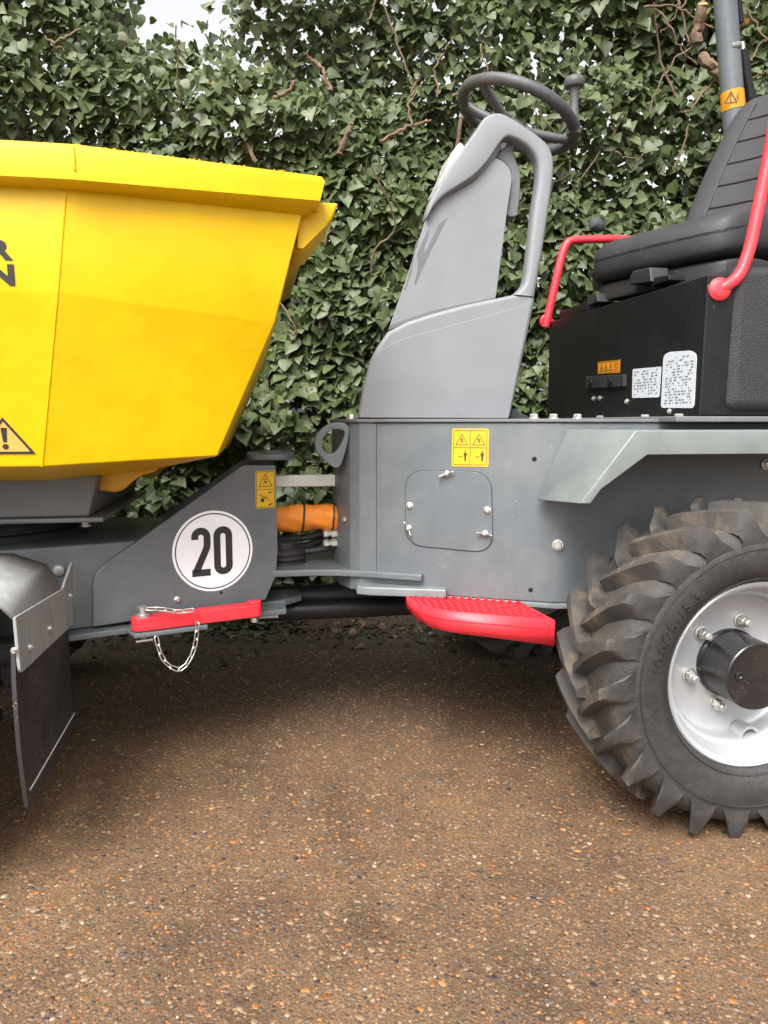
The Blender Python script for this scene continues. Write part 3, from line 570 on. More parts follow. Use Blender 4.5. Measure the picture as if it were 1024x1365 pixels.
# lettering and warning triangle on the flat near side
side_up = plane3(wA0, wA1, fr(wA0, XF)); side_lo = plane3(wA1, wA2, fr(wA1, XF+.1))
for body, u, v, h in (('WACKER', 18.0, 347.5, 28.0), ('NEUSON', 20.5, 381.5, 29.5)):
    o = side_up.at(u, v, .0012); hh = (side_up.at(u, v-h)-side_up.at(u, v)).length
    me = text_mesh(body, 1.0, 0.0, 0.055, 'RIGHT'); co = np.empty(len(me.vertices)*3); me.vertices.foreach_get('co', co); co = co.reshape(-1, 3)
    k = hh/(co[:, 1].max()-co[:, 1].min()); co[:, 1] -= co[:, 1].min(); co[:, 0] -= co[:, 0].max()
    nv = [o+side_up.ex*(x*k*1.22)+side_up.ey*(y*k) for x, y, z in co]; me.vertices.foreach_set('co', np.array([list(p) for p in nv]).ravel()); me.update()
    lo = link('lettering', me, M['ink_grey'], skip)
apex, rt = side_lo.at(3.0, 554.5), side_lo.at(47, 605); half = (rt-apex).dot(side_lo.ex); hgt = -(rt-apex).dot(side_lo.ey)
d = Decal(side_lo, apex, .0012); d.poly(fillet([V3((-half, -hgt, 0)), V3((half, -hgt, 0)), V3((0, 0, 0))], .006, 4, True) and [(p.x, p.y) for p in fillet([V3((-half, -hgt, 0)), V3((half, -hgt, 0)), V3((0, 0, 0))], .006, 4, True)])
tri = d.done('warning_sticker', M['stick_tri'], skip)
d = Decal(side_lo, apex, .0020); s_ = .94; d.stroke([(-half*s_, -hgt+.003), (half*s_, -hgt+.003), (0, -.006)], .005, True)
hh = hgt
d.poly([(-.006, -hh*.30), (.006, -hh*.30), (.0035, -hh*.68), (-.0035, -hh*.68)]); d.circle(0, -hh*.80, .0058, 16); d.done('warning_mark', M['ink_grey'], skip)
# ---- under the skip: tilt bracket, support box, slew ring
slab('tilt_bracket', fillet([L(118, 652, y=-.30), L(160, 657, y=-.30), L(186, 634, y=-.30), L(212, 628, y=-.30), L(218, 606, y=-.30), L(100, 618, y=-.30)], .02, 4, True), (0, .02, 0), M['yellow_dk'], D, .003)
slab('tilt_bracket', fillet([L(118, 652, y=-.30)+V3((.02, .5, .0)), L(160, 657, y=-.30)+V3((.02, .5, .0)), L(186, 634, y=-.30)+V3((.02, .5, 0)), L(212, 628, y=-.30)+V3((.02, .5, 0)), L(218, 606, y=-.30)+V3((.02, .5, 0)), L(100, 618, y=-.30)+V3((.02, .5, 0))], .02, 4, True), (0, .02, 0), M['yellow_dk'], D, .003)
za, zb = L(60, 690, y=-.36).z, L(60, 634, y=-.36).z; xr_ = L(118, 680, y=-.36).x
sup = slab('skip_support', [V3((-1.1, -.36, za)), V3((xr_, -.36, za)), V3((xr_+.025, -.36, zb)), V3((-1.1, -.36, zb))], (0, .72, 0), M['plastic_dk'], D, .006)
box('support_flange', (-1.1, -.375, za-.012), (xr_+.035, .375, za-.0005), M['grey'], sup, .003)
# ---- front chassis
gx = L(370, 700, y=-.14).x; GK = .34
Gp = vplane((gx, -.14), (gx-.6, -.14-.6*GK))
def gp(u, v, off=0): return Gp.at(u, v, off)
gpts = [gp(124, 836), gp(124, 778), gp(128, 764), gp(137, 755), gp(322, 622), gp(328, 620.5), gp(368, 620.5), gp(370.5, 735), gp(368, 768), gp(354, 800)]
th = -Gp.n*.016
gus = slab('gusset_plate', gpts, th, M['grey'], D, .0025)
slab('gusset_plate', [mir(p) for p in gpts], mir(th), M['grey'], D, .0025)
# web behind the gusset, widening forward, then running straight beside the wheels
wb = gp(60, 800, -.02); ztop = gp(100, 727, -.02).z; zbot = gp(60, 851, -.02).z; xs = gp(215, 700, -.02); xb = gp(5, 800, -.02)
plan = [(xs.x+.18, xs.y+.18*GK), (xb.x, xb.y), (xb.x-.12, xb.y-.02), (-1.9, xb.y-.02)]
foot = [V3((x, y, zbot+.012)) for x, y in plan]+[V3((x, -y, zbot+.012)) for x, y in plan[::-1]]
chas = slab('front_chassis', foot, (0, 0, ztop-zbot-.012), M['grey'], D, .006)
scx, sR, slew_z = -.85, .285, ztop+.001
lathe('slew_ring', [(sR-.03, 0), (sR, 0), (sR, .016), (sR-.012, .020), (sR-.012, .04), (sR-.004, .043), (sR-.004, za-.014-slew_z), (sR-.2, za-.014-slew_z)], (scx, 0, slew_z), (0, 0, 1), M['rubber'], D, 72)
fl = [(gx+.02, -.165), (xs.x+.1, xs.y+.1*GK-.045), (xb.x, xb.y-.05), (xb.x-.12, xb.y-.07), (-1.9, xb.y-.07)]
flg = slab('chassis_flange', [V3((x, y, zbot-.004)) for x, y in fl]+[V3((x, -y, zbot-.004)) for x, y in fl[::-1]], (0, 0, .0155), M['grey'], D, .003)
bead('weld_bead', gp(137, 757, -.012), gp(185, 722, -.012), .0045, M['grey'], gus, V3((0, 0, 0)))
# slope plate behind the gusset (dark, rises to the upper pivot ear)
ear_z = gp(368, 612).z
slab('pivot_ear', fillet([V3((gx-.08, -.12, ear_z-.004)), V3((gx+.01, -.13, ear_z-.004)), V3((gx+.055, -.09, ear_z-.004)), V3((gx+.055, .09, ear_z-.004)), V3((gx+.01, .13, ear_z-.004)), V3((gx-.08, .12, ear_z-.004))], .03, 4, True), (0, 0, .016), M['grey'], D, .003)
lathe('pivot_cap', [(.034, 0), (.034, .008), (.028, .011), (.012, .011)], (gx-.01, 0, ear_z+.008), (0, 0, 1), M['grey'], D, 32, False, True)
lathe('lower_pivot_boss', [(.02, .0), (.062, .0), (.068, .012), (.06, .02), (.066, .03), (.06, .036), (.064, .046), (.055, .055), (.04, .058), (.04, .075), (.015, .078)], V3((gx+.02, -.02, L(385, 758, y=-.05).z)), (0, 0, 1), M['rubber'], D, 36, False, True)
for u, v in ((236, 799),): round_bolt('bolt', gp(u, v), Gp.n, .0075, .008, M['steel'], gus)
bolt('bolt', L(114.5, 701, y=-.16), (0, 0, 1), .013, .016, M['steel'], D)
lathe('drilled_hole', [(.0042, -.001), (.0042, .0004)], gp(295, 790), Gp.n, M['hole'], gus, 16, False, True)
# ---- 20 sticker
o20 = gp(284.3, 734.5); R20 = (gp(284.3, 680.5)-o20).length
d = Decal(Gp, o20, .0012); d.circle(0, 0, R20, 64); spd = d.done('speed_sticker', M['white'], D)
d = Decal(Gp, o20, .0020); d.ring(0, 0, R20*.925, R20*.028, 72); d.done('ring', M['ink'], spd)
H2 = R20*1.2; sw = R20*.17
def two_path(w, h):
    r = w/2; p = [(-r, h*.30)]
    for k in range(0, 13):
        a = math.radians(180-k*15); p.append((r*math.cos(a), h/2-r+r*math.sin(a)))
    p += [(r, h*.20), (r*.93, h*.10), (r*.7, h*.02), (-r*.98, -h/2+.004), (-r, -h/2)]; return p
d = Decal(Gp, o20, .0020); wq = R20*.30; hq = H2-sw
cx = -R20*.30; hb = -hq/2
path = two_path(wq, hq); d.stroke([(x+cx, y) for x, y in path[:-2]]+[(cx-wq/2+.001, hb+.002)], sw)
d.poly([(cx-wq/2-sw*.5, hb-sw*.5), (cx+wq/2+sw*.4, hb-sw*.5), (cx+wq/2+sw*.4, hb+sw*.5), (cx-wq/2-sw*.5, hb+sw*.5)]); d.done('digit', M['ink'], spd)
d = Decal(Gp, o20, .0020); cx = R20*.245; d.stroke([(x+cx, y) for x, y in rrect(wq, hq, wq*.499, 10)], sw, True); d.done('digit', M['ink'], spd)
# ---- small yellow stickers
def tri_pic(d, x, y, s, w, kind=0):
    d.stroke([(x-s*.5, y-s*.42), (x+s*.5, y-s*.42), (x, y+s*.46)], w, True)
    if kind == 0: d.stroke([(x-s*.12, y+s*.05), (x+s*.10, y-s*.02), (x-s*.06, y-s*.14), (x+s*.12, y-s*.26)], w*1.2); d.circle(x-s*.02, y+s*.12, s*.05, 10)
    elif kind == 1: d.stroke([(x-s*.15, y-s*.28), (x, y-s*.05), (x+s*.14, y-s*.28)], w*1.2); d.stroke([(x-s*.10, y-.0), (x+s*.10, y-s*.10)], w*1.2); d.circle(x, y+s*.10, s*.06, 10)
    else: d.poly([(x-s*.05, y+s*.2), (x+s*.05, y+s*.2), (x+s*.03, y-s*.14), (x-s*.03, y-s*.14)]); d.circle(x, y-s*.26, s*.055, 10)
def person_pic(d, x, y, h):
    d.circle(x, y+h*.42, h*.085, 12); d.poly([(x-h*.13, y+h*.30), (x+h*.13, y+h*.30), (x+h*.09, y-h*.05), (x+h*.08, y-h*.5), (x+h*.015, y-h*.5), (x, y-h*.12), (x-h*.015, y-h*.5), (x-h*.08, y-h*.5), (x-h*.09, y-h*.05)])
    d.stroke([(x-h*.13, y+h*.28), (x-h*.2, y-h*.02)], h*.05); d.stroke([(x+h*.13, y+h*.28), (x+h*.2, y-h*.02)], h*.05)
def sticker(pl, u0, v0, u1, v1, mat, parent, border=.0022, rad=.004):
    o = pl.at((u0+u1)/2, (v0+v1)/2); w = (pl.at(u1, (v0+v1)/2)-pl.at(u0, (v0+v1)/2)).length; h = (pl.at((u0+u1)/2, v1)-pl.at((u0+u1)/2, v0)).length
    d = Decal(pl, o, .0012); d.poly(rrect(w, h, rad)); st = d.done('warning_sticker', mat, parent)
    d = Decal(pl, o, .0019); d.stroke(rrect(w*.90, h-w*.10 if h > w*.3 else h*.8, rad*.6), border*.6, True)
    return o, w, h, st, d
o, w, h, st, d = sticker(Gp, 340.5, 627.5, 367, 677.5, M['stick_y'], D)
d.stroke([(-w*.45, 0), (w*.45, 0)], .0012); tri_pic(d, 0, h*.24, w*.66, .0018, 1); d.stroke([(-w*.32, -h*.12), (w*.05, -h*.25)], .002); d.poly([(-w*.22, -h*.22), (-w*.05, -h*.24), (-w*.10, -h*.34), (-w*.26, -h*.31)]); d.stroke([(w*.12, -h*.10), (w*.34, -h*.07)], .003); d.stroke([(w*.14, -h*.42), (w*.34, -h*.38)], .0035); d.stroke([(-.0, -h*.16), (w*.2, -h*.32)], .0012)
d.done('pictogram', M['ink'], st)
# ---- red articulation lock bar with pin and chains
zc = (gp(262, 822, .05).z)
ba, bb = gp(187, 831, .05), gp(338, 812, .05); ax = (bb-ba); ax.z = 0; L_ = ax.length; ax.normalize(); sd_ = V3((-ax.y, ax.x, 0)); zc = (ba.z+bb.z)/2
def stad(l, r, n=8): return [(r*math.cos(math.radians(90+180*k/n)), r*math.sin(math.radians(90+180*k/n))) for k in range(n+1)]+[(l+r*math.cos(math.radians(-90+180*k/n)), r*math.sin(math.radians(-90+180*k/n))) for k in range(n+1)]
bar = slab('lock_bar', [V3((ba.x, ba.y, zc-.017))+ax*x+sd_*y for x, y in stad(L_, .022)], (0, 0, .034), M['red'], D, .003)
slab('bar_boss', [V3((bb.x, bb.y, zc+.017))+ax*x+sd_*y for x, y in stad(.004, .017)], (0, 0, .006), M['red'], bar, .002)
slab('bar_bracket', [V3((ba.x, ba.y, zc-.031))+ax*x+sd_*y for x, y in ((-.02, -.028), (L_*.55, -.03), (L_*.6, .05), (-.03, .05))], (0, 0, .012), M['grey'], D, .003)
pin = lathe('lock_pin', [(.008, -.055), (.011, -.05), (.011, .0), (.017, .0), (.017, .006), (.010, .007), (.010, .016), (.013, .018), (.013, .026), (.006, .028)], V3((ba.x, ba.y, zc+.017))-sd_*.004+ax*.006, (0, 0, 1), M['steel'], D, 20, True, True)
tube('pin_clip', [V3((ba.x, ba.y, zc-.042))-sd_*.012+ax*t for t in (-.014, 0, .014, .026)], .0045, M['steel'], pin, 8)
lathe('bar_nut', [(.011, -.016), (.011, -.004), (.006, -.003)], V3((bb.x, bb.y, zc-.018))+ax*.002, (0, 0, 1), M['steel'], D, 6, True, True)
lk = bmesh.new(); l2, w2 = .0085, .0052
add_tube(lk, [(x, y, 0) for x, y in stad(l2*2, w2, 6)], .0019, 6, closed=True); bmesh.ops.translate(lk, verts=lk.verts, vec=(-l2, 0, 0)); lkm = bpy.data.meshes.new('chain_link'); lk.to_mesh(lkm); lk.free(); smooth(lkm, 60); lkm.materials.append(M['steel'])
def chain(pts):
    path = catmull(pts, 30); acc = [0]
    for a, b in zip(path, path[1:]): acc.append(acc[-1]+(b-a).length)
    step = .0225; n = int(acc[-1]/step); first = None
    for i in range(n):
        t = (i+.5)*step; j = max(k for k in range(len(acc)) if acc[k] <= t); j = min(j, len(path)-2); p = path[j].lerp(path[j+1], (t-acc[j])/max(1e-9, acc[j+1]-acc[j])); dr = (path[j+1]-path[j]).normalized()
        vw = (CL-p).normalized(); zz = (vw-dr*vw.dot(dr)).normalized(); q = zz.cross(dr)
        tw = math.radians(40 if i % 2 == 0 else -45)+random.uniform(-.15, .15); Zv = zz*math.cos(tw)+q*math.sin(tw); Yv = Zv.cross(dr)
        o = bpy.data.objects.new('chain_link' if first else 'chain', lkm); COL.objects.link(o)
        Mx = Matrix((dr, Yv, Zv)).transposed().to_4x4(); Mx.translation = p
        if first is None: o.parent = D; o.matrix_local = Mx; first = o; fm = Mx.copy()
        else: o.parent = first; o.matrix_local = fm.inverted() @ Mx
    return first
ch1 = chain([gp(196, 812, .085), gp(215, 812, .09), gp(240, 815, .092), gp(268, 811.5, .095)])
ch2 = chain([gp(208, 849, .085), gp(213, 868, .085), gp(222, 884, .085), gp(238, 892, .085), gp(251, 882, .085), gp(260, 860, .085), gp(264, 828, .096)])
# ---- front mudguard bracket, flap
XS = -.54
fA, fB = L(21, 823, x=XS), L(84, 784, x=XS); zf = (fA.z+fB.z)/2
ppts = [L(26, 895, x=XS), L(21.5, 825, x=XS), L(83, 785, x=XS), L(88, 781, x=XS), L(97, 749, x=XS), L(96.5, 833, x=XS), L(29, 893, x=XS)]
mg = slab('mudguard_panel', fillet([L(28, 898, x=XS), L(21, 823, x=XS), L(84, 785, x=XS), L(97, 749, x=XS), L(97.5, 832, x=XS)], [.012, .002, .012, .004, .004], 4, True), (-.006, 0, 0), M['grey_worn'], D, .0015)
q1_, q2_ = L(62, 753, y=fB.y), L(16, 738, y=fB.y)
farp = [V3((XS-.004, 0, fB.z)), V3((q1_.x, 0, q1_.z)), V3((q2_.x, 0, q2_.z)), V3((q2_.x-.30, 0, q2_.z+.01)), V3((-1.40, 0, q2_.z-.05)), V3((-1.52, 0, zf-.02))]
nearp = [p.copy() for p in farp]; nearp[0].z = fA.z
def prof_of(P_): return P_
bm = bmesh.new(); tl = [[bm.verts.new((p.x, y, p.z)) for p in prof_of(P_)] for y, P_ in ((fA.y, nearp), (fB.y+.006, farp))]
for i in range(len(tl[0])-1): bm.faces.new((tl[0][i], tl[1][i], tl[1][i+1], tl[0][i+1]))
mgo = finish('mudguard', bm, M['grey_worn'], D, 0, ang=30); so = mgo.modifiers.new('plate', 'SOLIDIFY'); so.thickness = .005; so.offset = -1
for u, v in ((92.5, 794), (65, 838), (38.5, 863)): round_bolt('bolt', L(u, v, x=XS), (1, 0, 0), .0075, .007, M['steel'], mg)
lathe('bolt', [(.014, 0), (.014, .006), (.012, .009), (.004, .010)], gp(78, 760, -.02), Gp.n, M['steel'], chas, 20, False, True)
XF2 = XS-.0075
fp = [(20.5, 868), (21, 905), (24, 950), (28, 1000), (33, 1040), (38, 1075), (62, 1040), (84, 1002), (100.5, 972), (101, 962), (96, 930), (93, 900), (91.5, 868), (91, 838)]
bm = bmesh.new(); fl_pts = []
for u, v in fp: p = L(u, v, x=XF2); fl_pts.append(p)
add_poly_prism(bm, fl_pts, (-.008, 0, 0)); bmesh.ops.triangulate(bm, faces=[f for f in bm.faces if len(f.verts) > 4])
flap = finish('mud_flap', bm, M['flap'], D, 0)
tube('flap_seam', [L(40, 1053, x=XF2+.0006), L(99, 951, x=XF2+.0006)], .0016, M['whitebar'], flap, 6)
bolt('bolt', L(20, 866, x=XF2)+V3((0, -.004, 0)), (0, -1, 0), .005, .008, M['steel'], flap)
# ---- rear frame
N0 = V3((.232, -.183, 0)); E0 = V3((.664, -.41, 0)); FS = vplane(N0, E0)
B0 = FS.at(662, 700, .010); B0.z = 0
F1, F2 = vplane(N0, B0), vplane(B0, E0)
RT, RB = .928, .462
nose = [L(480, 650, y=-.178), L(466, 650, y=-.155), L(452, 650, y=-.09), L(446, 650, y=-.03)]
foot = [(p.x, p.y) for p in nose[::-1]]+[(N0.x, N0.y), (B0.x, B0.y), (E0.x, E0.y), (E0.x+.05, -.412), (2.05, -.412)]
bm = bmesh.new(); plan = foot+[(x, -y) for x, y in foot[::-1]]
add_poly_prism(bm, [V3((x, y, RB)) for x, y in plan], (0, 0, RT-RB)); rear = finish('rear_chassis', bm, M['grey'], D, .004, ang=33)
def grow(k): return [(x-(k if x < .3 else 0), y-k) for x, y in foot]
cv = grow(.006); slab('cover_plate', [V3((x, y, RT+.001)) for x, y in cv]+[V3((x, -y, RT+.001)) for x, y in cv[::-1]], (0, 0, .009), M['plastic_dk'], D, .002)
fl = [(E0.x-.30, -.262), (E0.x, -.425), (2.0, -.425)]
slab('rear_flange', [V3((x, y, RB-.013)) for x, y in fl]+[V3((x, -y, RB-.013)) for x, y in fl[::-1]], (0, 0, .0125), M['fender'], D, .002)
slab('corner_seam', [F1.at(501, 563, .0004), F1.at(502.4, 563, .0004), F1.at(502.4, 768, .0004), F1.at(501, 768, .0004)], F1.n*.0004, M['groove'], rear)
for u, v in ((500, 557), (468, 557)): bolt('bolt', L(u, v, z=RT+.010) if False else V3((L(u, v, y=-.15).x, -.15, RT+.0105)), (0, 0, 1), .011, .012, M['steel'], rear)
for u in (712, 738, 770): bolt('bolt', V3((L(u, 555, y=-.37).x, -.37, RT+.0105)), (0, 0, 1), .011, .012, M['steel'], rear)
# lifting eye
def ringplate(name, outer, inner, vec, mat, parent, bevel=.003):
    bm = bmesh.new(); n = len(outer); A = [bm.verts.new(p) for p in outer]; B = [bm.verts.new(p) for p in inner]; A2 = [bm.verts.new(p+V3(vec)) for p in outer]; B2 = [bm.verts.new(p+V3(vec)) for p in inner]
    for i in range(n):
        j = (i+1) % n; bm.faces.new((A[i], A[j], B[j], B[i])); bm.faces.new((A2[i], B2[i], B2[j], A2[j])); bm.faces.new((A[i], A2[i], A2[j], A[j])); bm.faces.new((B[i], B[j], B2[j], B2[i]))
    return finish(name, bm, mat, parent, bevel)
def resample(pts, n):
    pts = [V3(p) for p in pts]; c = pts+[pts[0]]; acc = [0]
    for a, b in zip(c, c[1:]): acc.append(acc[-1]+(b-a).length)
    out = []
    for k in range(n):
        t = acc[-1]*k/n; j = max(i for i in range(len(acc)) if acc[i] <= t+1e-12); j = min(j, len(pts)-1); out.append(c[j].lerp(c[j+1], (t-acc[j])/max(1e-9, acc[j+1]-acc[j])))
    return out
yE = -.165
co_ = [L(u, v, y=yE) for u, v in ((468, 563), (438, 563), (420, 580), (419, 600), (434, 616), (452, 628), (462, 600))]; ci_ = [L(u, v, y=yE) for u, v in ((462, 573), (441, 572), (430, 584), (429, 598), (438, 606), (446, 604), (455, 592))]
ringplate('lifting_eye', resample(fillet(co_, .03, 5, True), 44), resample(fillet(ci_, .02, 5, True), 44), (0, .022, 0), M['grey'], rear)
bolt('bolt', V3((nose[1].x-.006, nose[1].y+.03, L(448, 692, y=-.12).z)), (-1, -.35, 0), .009, .01, M['steel'], rear)
# access panel
def fpl(u): return F1 if u < 662 else F2
pc_ = [F1.at(u, v) for u, v in ((541, 627), (655, 629), (657.5, 737), (541, 726))]
po = fillet(pc_, [.055, .055, .055, .055], 7, True)
ap = slab('access_panel', [p+F1.n*.0004 for p in po], F1.n*.003, M['grey'], rear, .0012)
gb = fillet([F1.at(540.2, 626.2), F1.at(655.8, 628.2), F1.at(658.4, 738), F1.at(540.2, 727)], .056, 7, True)
slab('panel_gap', [p+F1.n*.0002 for p in gb], F1.n*.0008, M['groove'], rear)
for u, v in ((546.5, 674), (650, 680)): round_bolt('screw', F1.at(u, v, .003), F1.n, .008, .008, M['steel'], rear)
def wing_nut(u, v, ang):
    o = F1.at(u, v, .003); bm = bmesh.new(); add_lathe(bm, [(.0085, 0), (.0085, .003), (.006, .004), (.006, .012), (.003, .013), (.003, .018)], o, F1.n, 16, False, True)
    e = F1.ex*math.cos(ang)+F1.ey*math.sin(ang); g = F1.n.cross(e)
    for s in (-1, 1):
        prof = [(.004, .004), (.013, .006), (.021, .011), (.022, .016), (.017, .017), (.004, .011)]
        add_poly_prism(bm, [o+e*s*x+F1.n*y+g*.0016 for x, y in prof], -g*.0032)
    return finish('wing_nut', bm, M['steel'], rear, .0006)
wing_nut(596, 631.5, math.radians(20)); wing_nut(545.5, 704, math.radians(-62)); wing_nut(647, 711, math.radians(-8))
for u, v in ((712.5, 612), (707.5, 786.5)): lathe('drilled_hole', [(.0062, -.002), (.0062, .0006)], F2.at(u, v), F2.n, M['hole'], rear, 18, False, True)
bolt('bolt', F2.at(743.5, 726.5), F2.n, .0115, .011, M['steel'], rear)
# four-field warning sticker
o, w, h, st, d = sticker(F1, 602.5, 571.5, 651.5, 622, M['stick_y'], D)
d.stroke([(0, -h*.45), (0, h*.45)], .0014); d.stroke([(-w*.45, 0), (w*.45, 0)], .0014)
for sx in (-1, 1):
    tri_pic(d, sx*w*.23, h*.21, w*.32, .0016, 0); person_pic(d, sx*w*.23+w*.10, -h*.22, h*.27); d.stroke([(sx*w*.23-w*.07, -h*.24), (sx*w*.23+w*.03, -h*.24)], .0014); d.circle(sx*w*.23-w*.06, -h*.24, .0018, 8)
d.done('pictogram', M['ink'], st)
# pivot plates of the rear frame
zp = .520
pl_ = [(-.13, -.145), (.06, -.150), (.13, -.165), (.20, -.195), (.34, -.272), (.36, -.22)]
slab('pivot_plate', [V3((x, y, zp-.018)) for x, y in pl_]+[V3((x, -y, zp-.018)) for x, y in pl_[::-1]], (0, 0, .018), M['grey'], D, .003)
pl2 = [(.17, -.215), (.20, -.235), (.40, -.305), (.41, -.25), (.18, -.12)]
slab('step_mount', [V3((x, y, RB-.002)) for x, y in pl2], (0, 0, .024), M['fender'], D, .004)
slab('lower_pivot_plate', [V3((x, y, zbot+.005)) for x, y in ((-.30, -.16), (-.02, -.10), (.03, -.05), (.03, .05), (-.02, .10), (-.30, .16))], (0, 0, .016), M['grey'], D, .002)
# between the halves: steel bar, orange hose sleeve, hoses, fittings, steering ram
zb1 = L(415, 640, y=-.02).z
box('lock_link', (gx-.06, -.036, zb1-.018), (L(453, 640, y=-.02).x, -.02+.006, zb1+.016), M['whitebar'], D, .004)
hy = -.03
hp = [L(335, 692, y=hy), L(372, 693, y=hy), L(400, 690, y=hy), L(425, 688, y=hy), L(446, 690, y=hy), L(462, 694, y=.0)]
hp = catmull(hp, 8); hr = [.038+.0008*math.sin(i*1.7)+.002*math.sin(i*.45+1) for i in range(len(hp))]
bm = bmesh.new(); add_tube(bm, hp, hr, 28)
for v_ in bm.verts:       # creases of the sleeve
    a = math.atan2(v_.co.z-zb1, v_.co.y)*5; v_.co += V3((0, 0, 1))*.0022*math.sin(a+v_.co.x*22)+V3((0, 1, 0))*.0018*math.sin(v_.co.z*160+v_.co.x*40)
hose = finish('hose_sleeve', bm, M['orange'], D, 0, ang=60)
for u in (404, 443):
    c = L(u, 690, y=hy); bm = bmesh.new(); add_tube(bm, [c+V3((.004*math.sin(a), .0425*math.cos(a), .0425*math.sin(a))) for a in [2*math.pi*k/28 for k in range(28)]], .0028, 6, closed=True); finish('cable_tie', bm, M['rubber'], hose, 0, ang=60)
for i, (v0, v1, y, r) in enumerate(((716, 708, .02, .011), (727, 716, .06, .012), (735, 730, -.01, .010))):
    tube('hydraulic_hose', catmull([L(340, v0+8, y=y), L(375, v0+3, y=y), L(410, v0, y=y), L(436, v1+1, y=y), L(455, v1, y=y)], 6), r, M['rubber'], D, 12)
for v in (711, 724): 
    c = L(432, v, y=-.05); lathe('hose_fitting', [(.006, -.004), (.012, 0), (.012, .012), (.009, .014), (.009, .02), (.013, .022), (.013, .04), (.008, .042)], c, (1, 0, 0), M['steel'], D, 6, True, True)
r0, r1 = L(330, 817, y=-.02), L(560, 806, y=-.02); r1.z = r0.z = (r0.z+r1.z)/2
ram = lathe('steering_ram', [(.02, 0), (.029, .004), (.029, (r1-r0).length), (.02, (r1-r0).length+.003)], r0, r1-r0, M['black'], D, 28, True, True)
rp = Plane(L(358, 818, y=-.052), (0, -1, .25)); 
d = Decal(rp, rp.at(358, 818), .001); w = (rp.at(372, 818)-rp.at(346, 818)).length; d.poly(rrect(w, .026, .002)); d.done('data_plate', M['label'], ram)
tube('drive_shaft', [V3((-1.0, .06, .40)), V3((1.0, .06, .40))], .032, M['rubber'], D, 16)
# ---- fender over the rear wheel
yo, yi = -.66, -.414
# profile of the top sheet taken along its outer edge
e0 = L(775, 672, y=yo); e1 = L(848, 576, y=yo); RTf = e1.z
i0 = L(718, 667, y=yi); i1 = L(757, 574, y=yi); i1.z = RTf
o0, o1 = e0, e1; o2, i2 = V3((2.0, yo, RTf)), V3((2.0, yi, RTf))
i0.x = min(i0.x, o0.x+.02)
bm = bmesh.new(); A = [bm.verts.new(p) for p in (i0, i1, i2)]; B = [bm.verts.new(p) for p in (o0, o1, o2)]
for k in range(2): bm.faces.new((A[k], A[k+1], B[k+1], B[k]))
lw = [L(800, 652, y=yo), L(862, 606, y=yo)]; l0 = L(786, 671, y=yo)
C_ = [bm.verts.new(p) for p in (l0, lw[0], lw[1], V3((2.0, yo, lw[1].z)))]
bm.faces.new((B[0], B[1], C_[2], C_[1], C_[0])); bm.faces.new((B[1], B[2], C_[3], C_[2]))
fen = finish('rear_fender', bm, M['fender'], D, 0, ang=20); so = fen.modifiers.new('plate', 'SOLIDIFY'); so.thickness = .005; so.offset = 1
bv = fen.modifiers.new('bevel', 'BEVEL'); bv.width = .004; bv.segments = 2; bv.limit_method = 'ANGLE'; bv.angle_limit = math.radians(25)
bolt('bolt', L(1021, 619, y=-.415), (0, -1, 0), .011, .012, M['steel'], rear)
# ---- red step
zs = .462
S_in = [L(540, 790, z=zs), L(686, 801, z=zs)]; 
sp = [L(540, 790, z=zs), L(543, 797, z=zs), L(556, 804.5, z=zs), L(575, 810.5, z=zs), L(600, 815, z=zs), L(740, 827, z=zs), L(690, 800, z=zs)]
spc = [sp[0], sp[1], sp[2], sp[3], sp[4], sp[5], sp[6]]; dzs = [-.020, -.030, -.042, -.050, -.053, -.062, -.062]
step = bmesh.new(); t_ = [step.verts.new(p) for p in spc]; b_ = [step.verts.new(p+V3((0, 0, q))) for p, q in zip(spc, dzs)]; n = len(spc)
for i in range(n-1): step.faces.new((t_[i], b_[i], b_[i+1], t_[i+1]))
stp = finish('step', step, M['red'], D, 0, ang=14); so = stp.modifiers.new('plate', 'SOLIDIFY'); so.thickness = .006; so.offset = -1
ex = (sp[5]-sp[4]); ex.z = 0; lenx = ex.length; ex.normalize(); ey = V3((-ex.y, ex.x, 0))          # ey points to the chassis
tray = [p+V3((0, 0, -.022)) for p in spc]; slab('step_tray', [p for p in tray], (0, 0, -.004), M['red'], stp)
def inside(p, poly):
    r = False
    for i in range(len(poly)):
        a, b = poly[i], poly[i-1]
        if (a.y > p.y) != (b.y > p.y) and p.x < (b.x-a.x)*(p.y-a.y)/(b.y-a.y)+a.x: r = not r
    return r
pitch = .0205
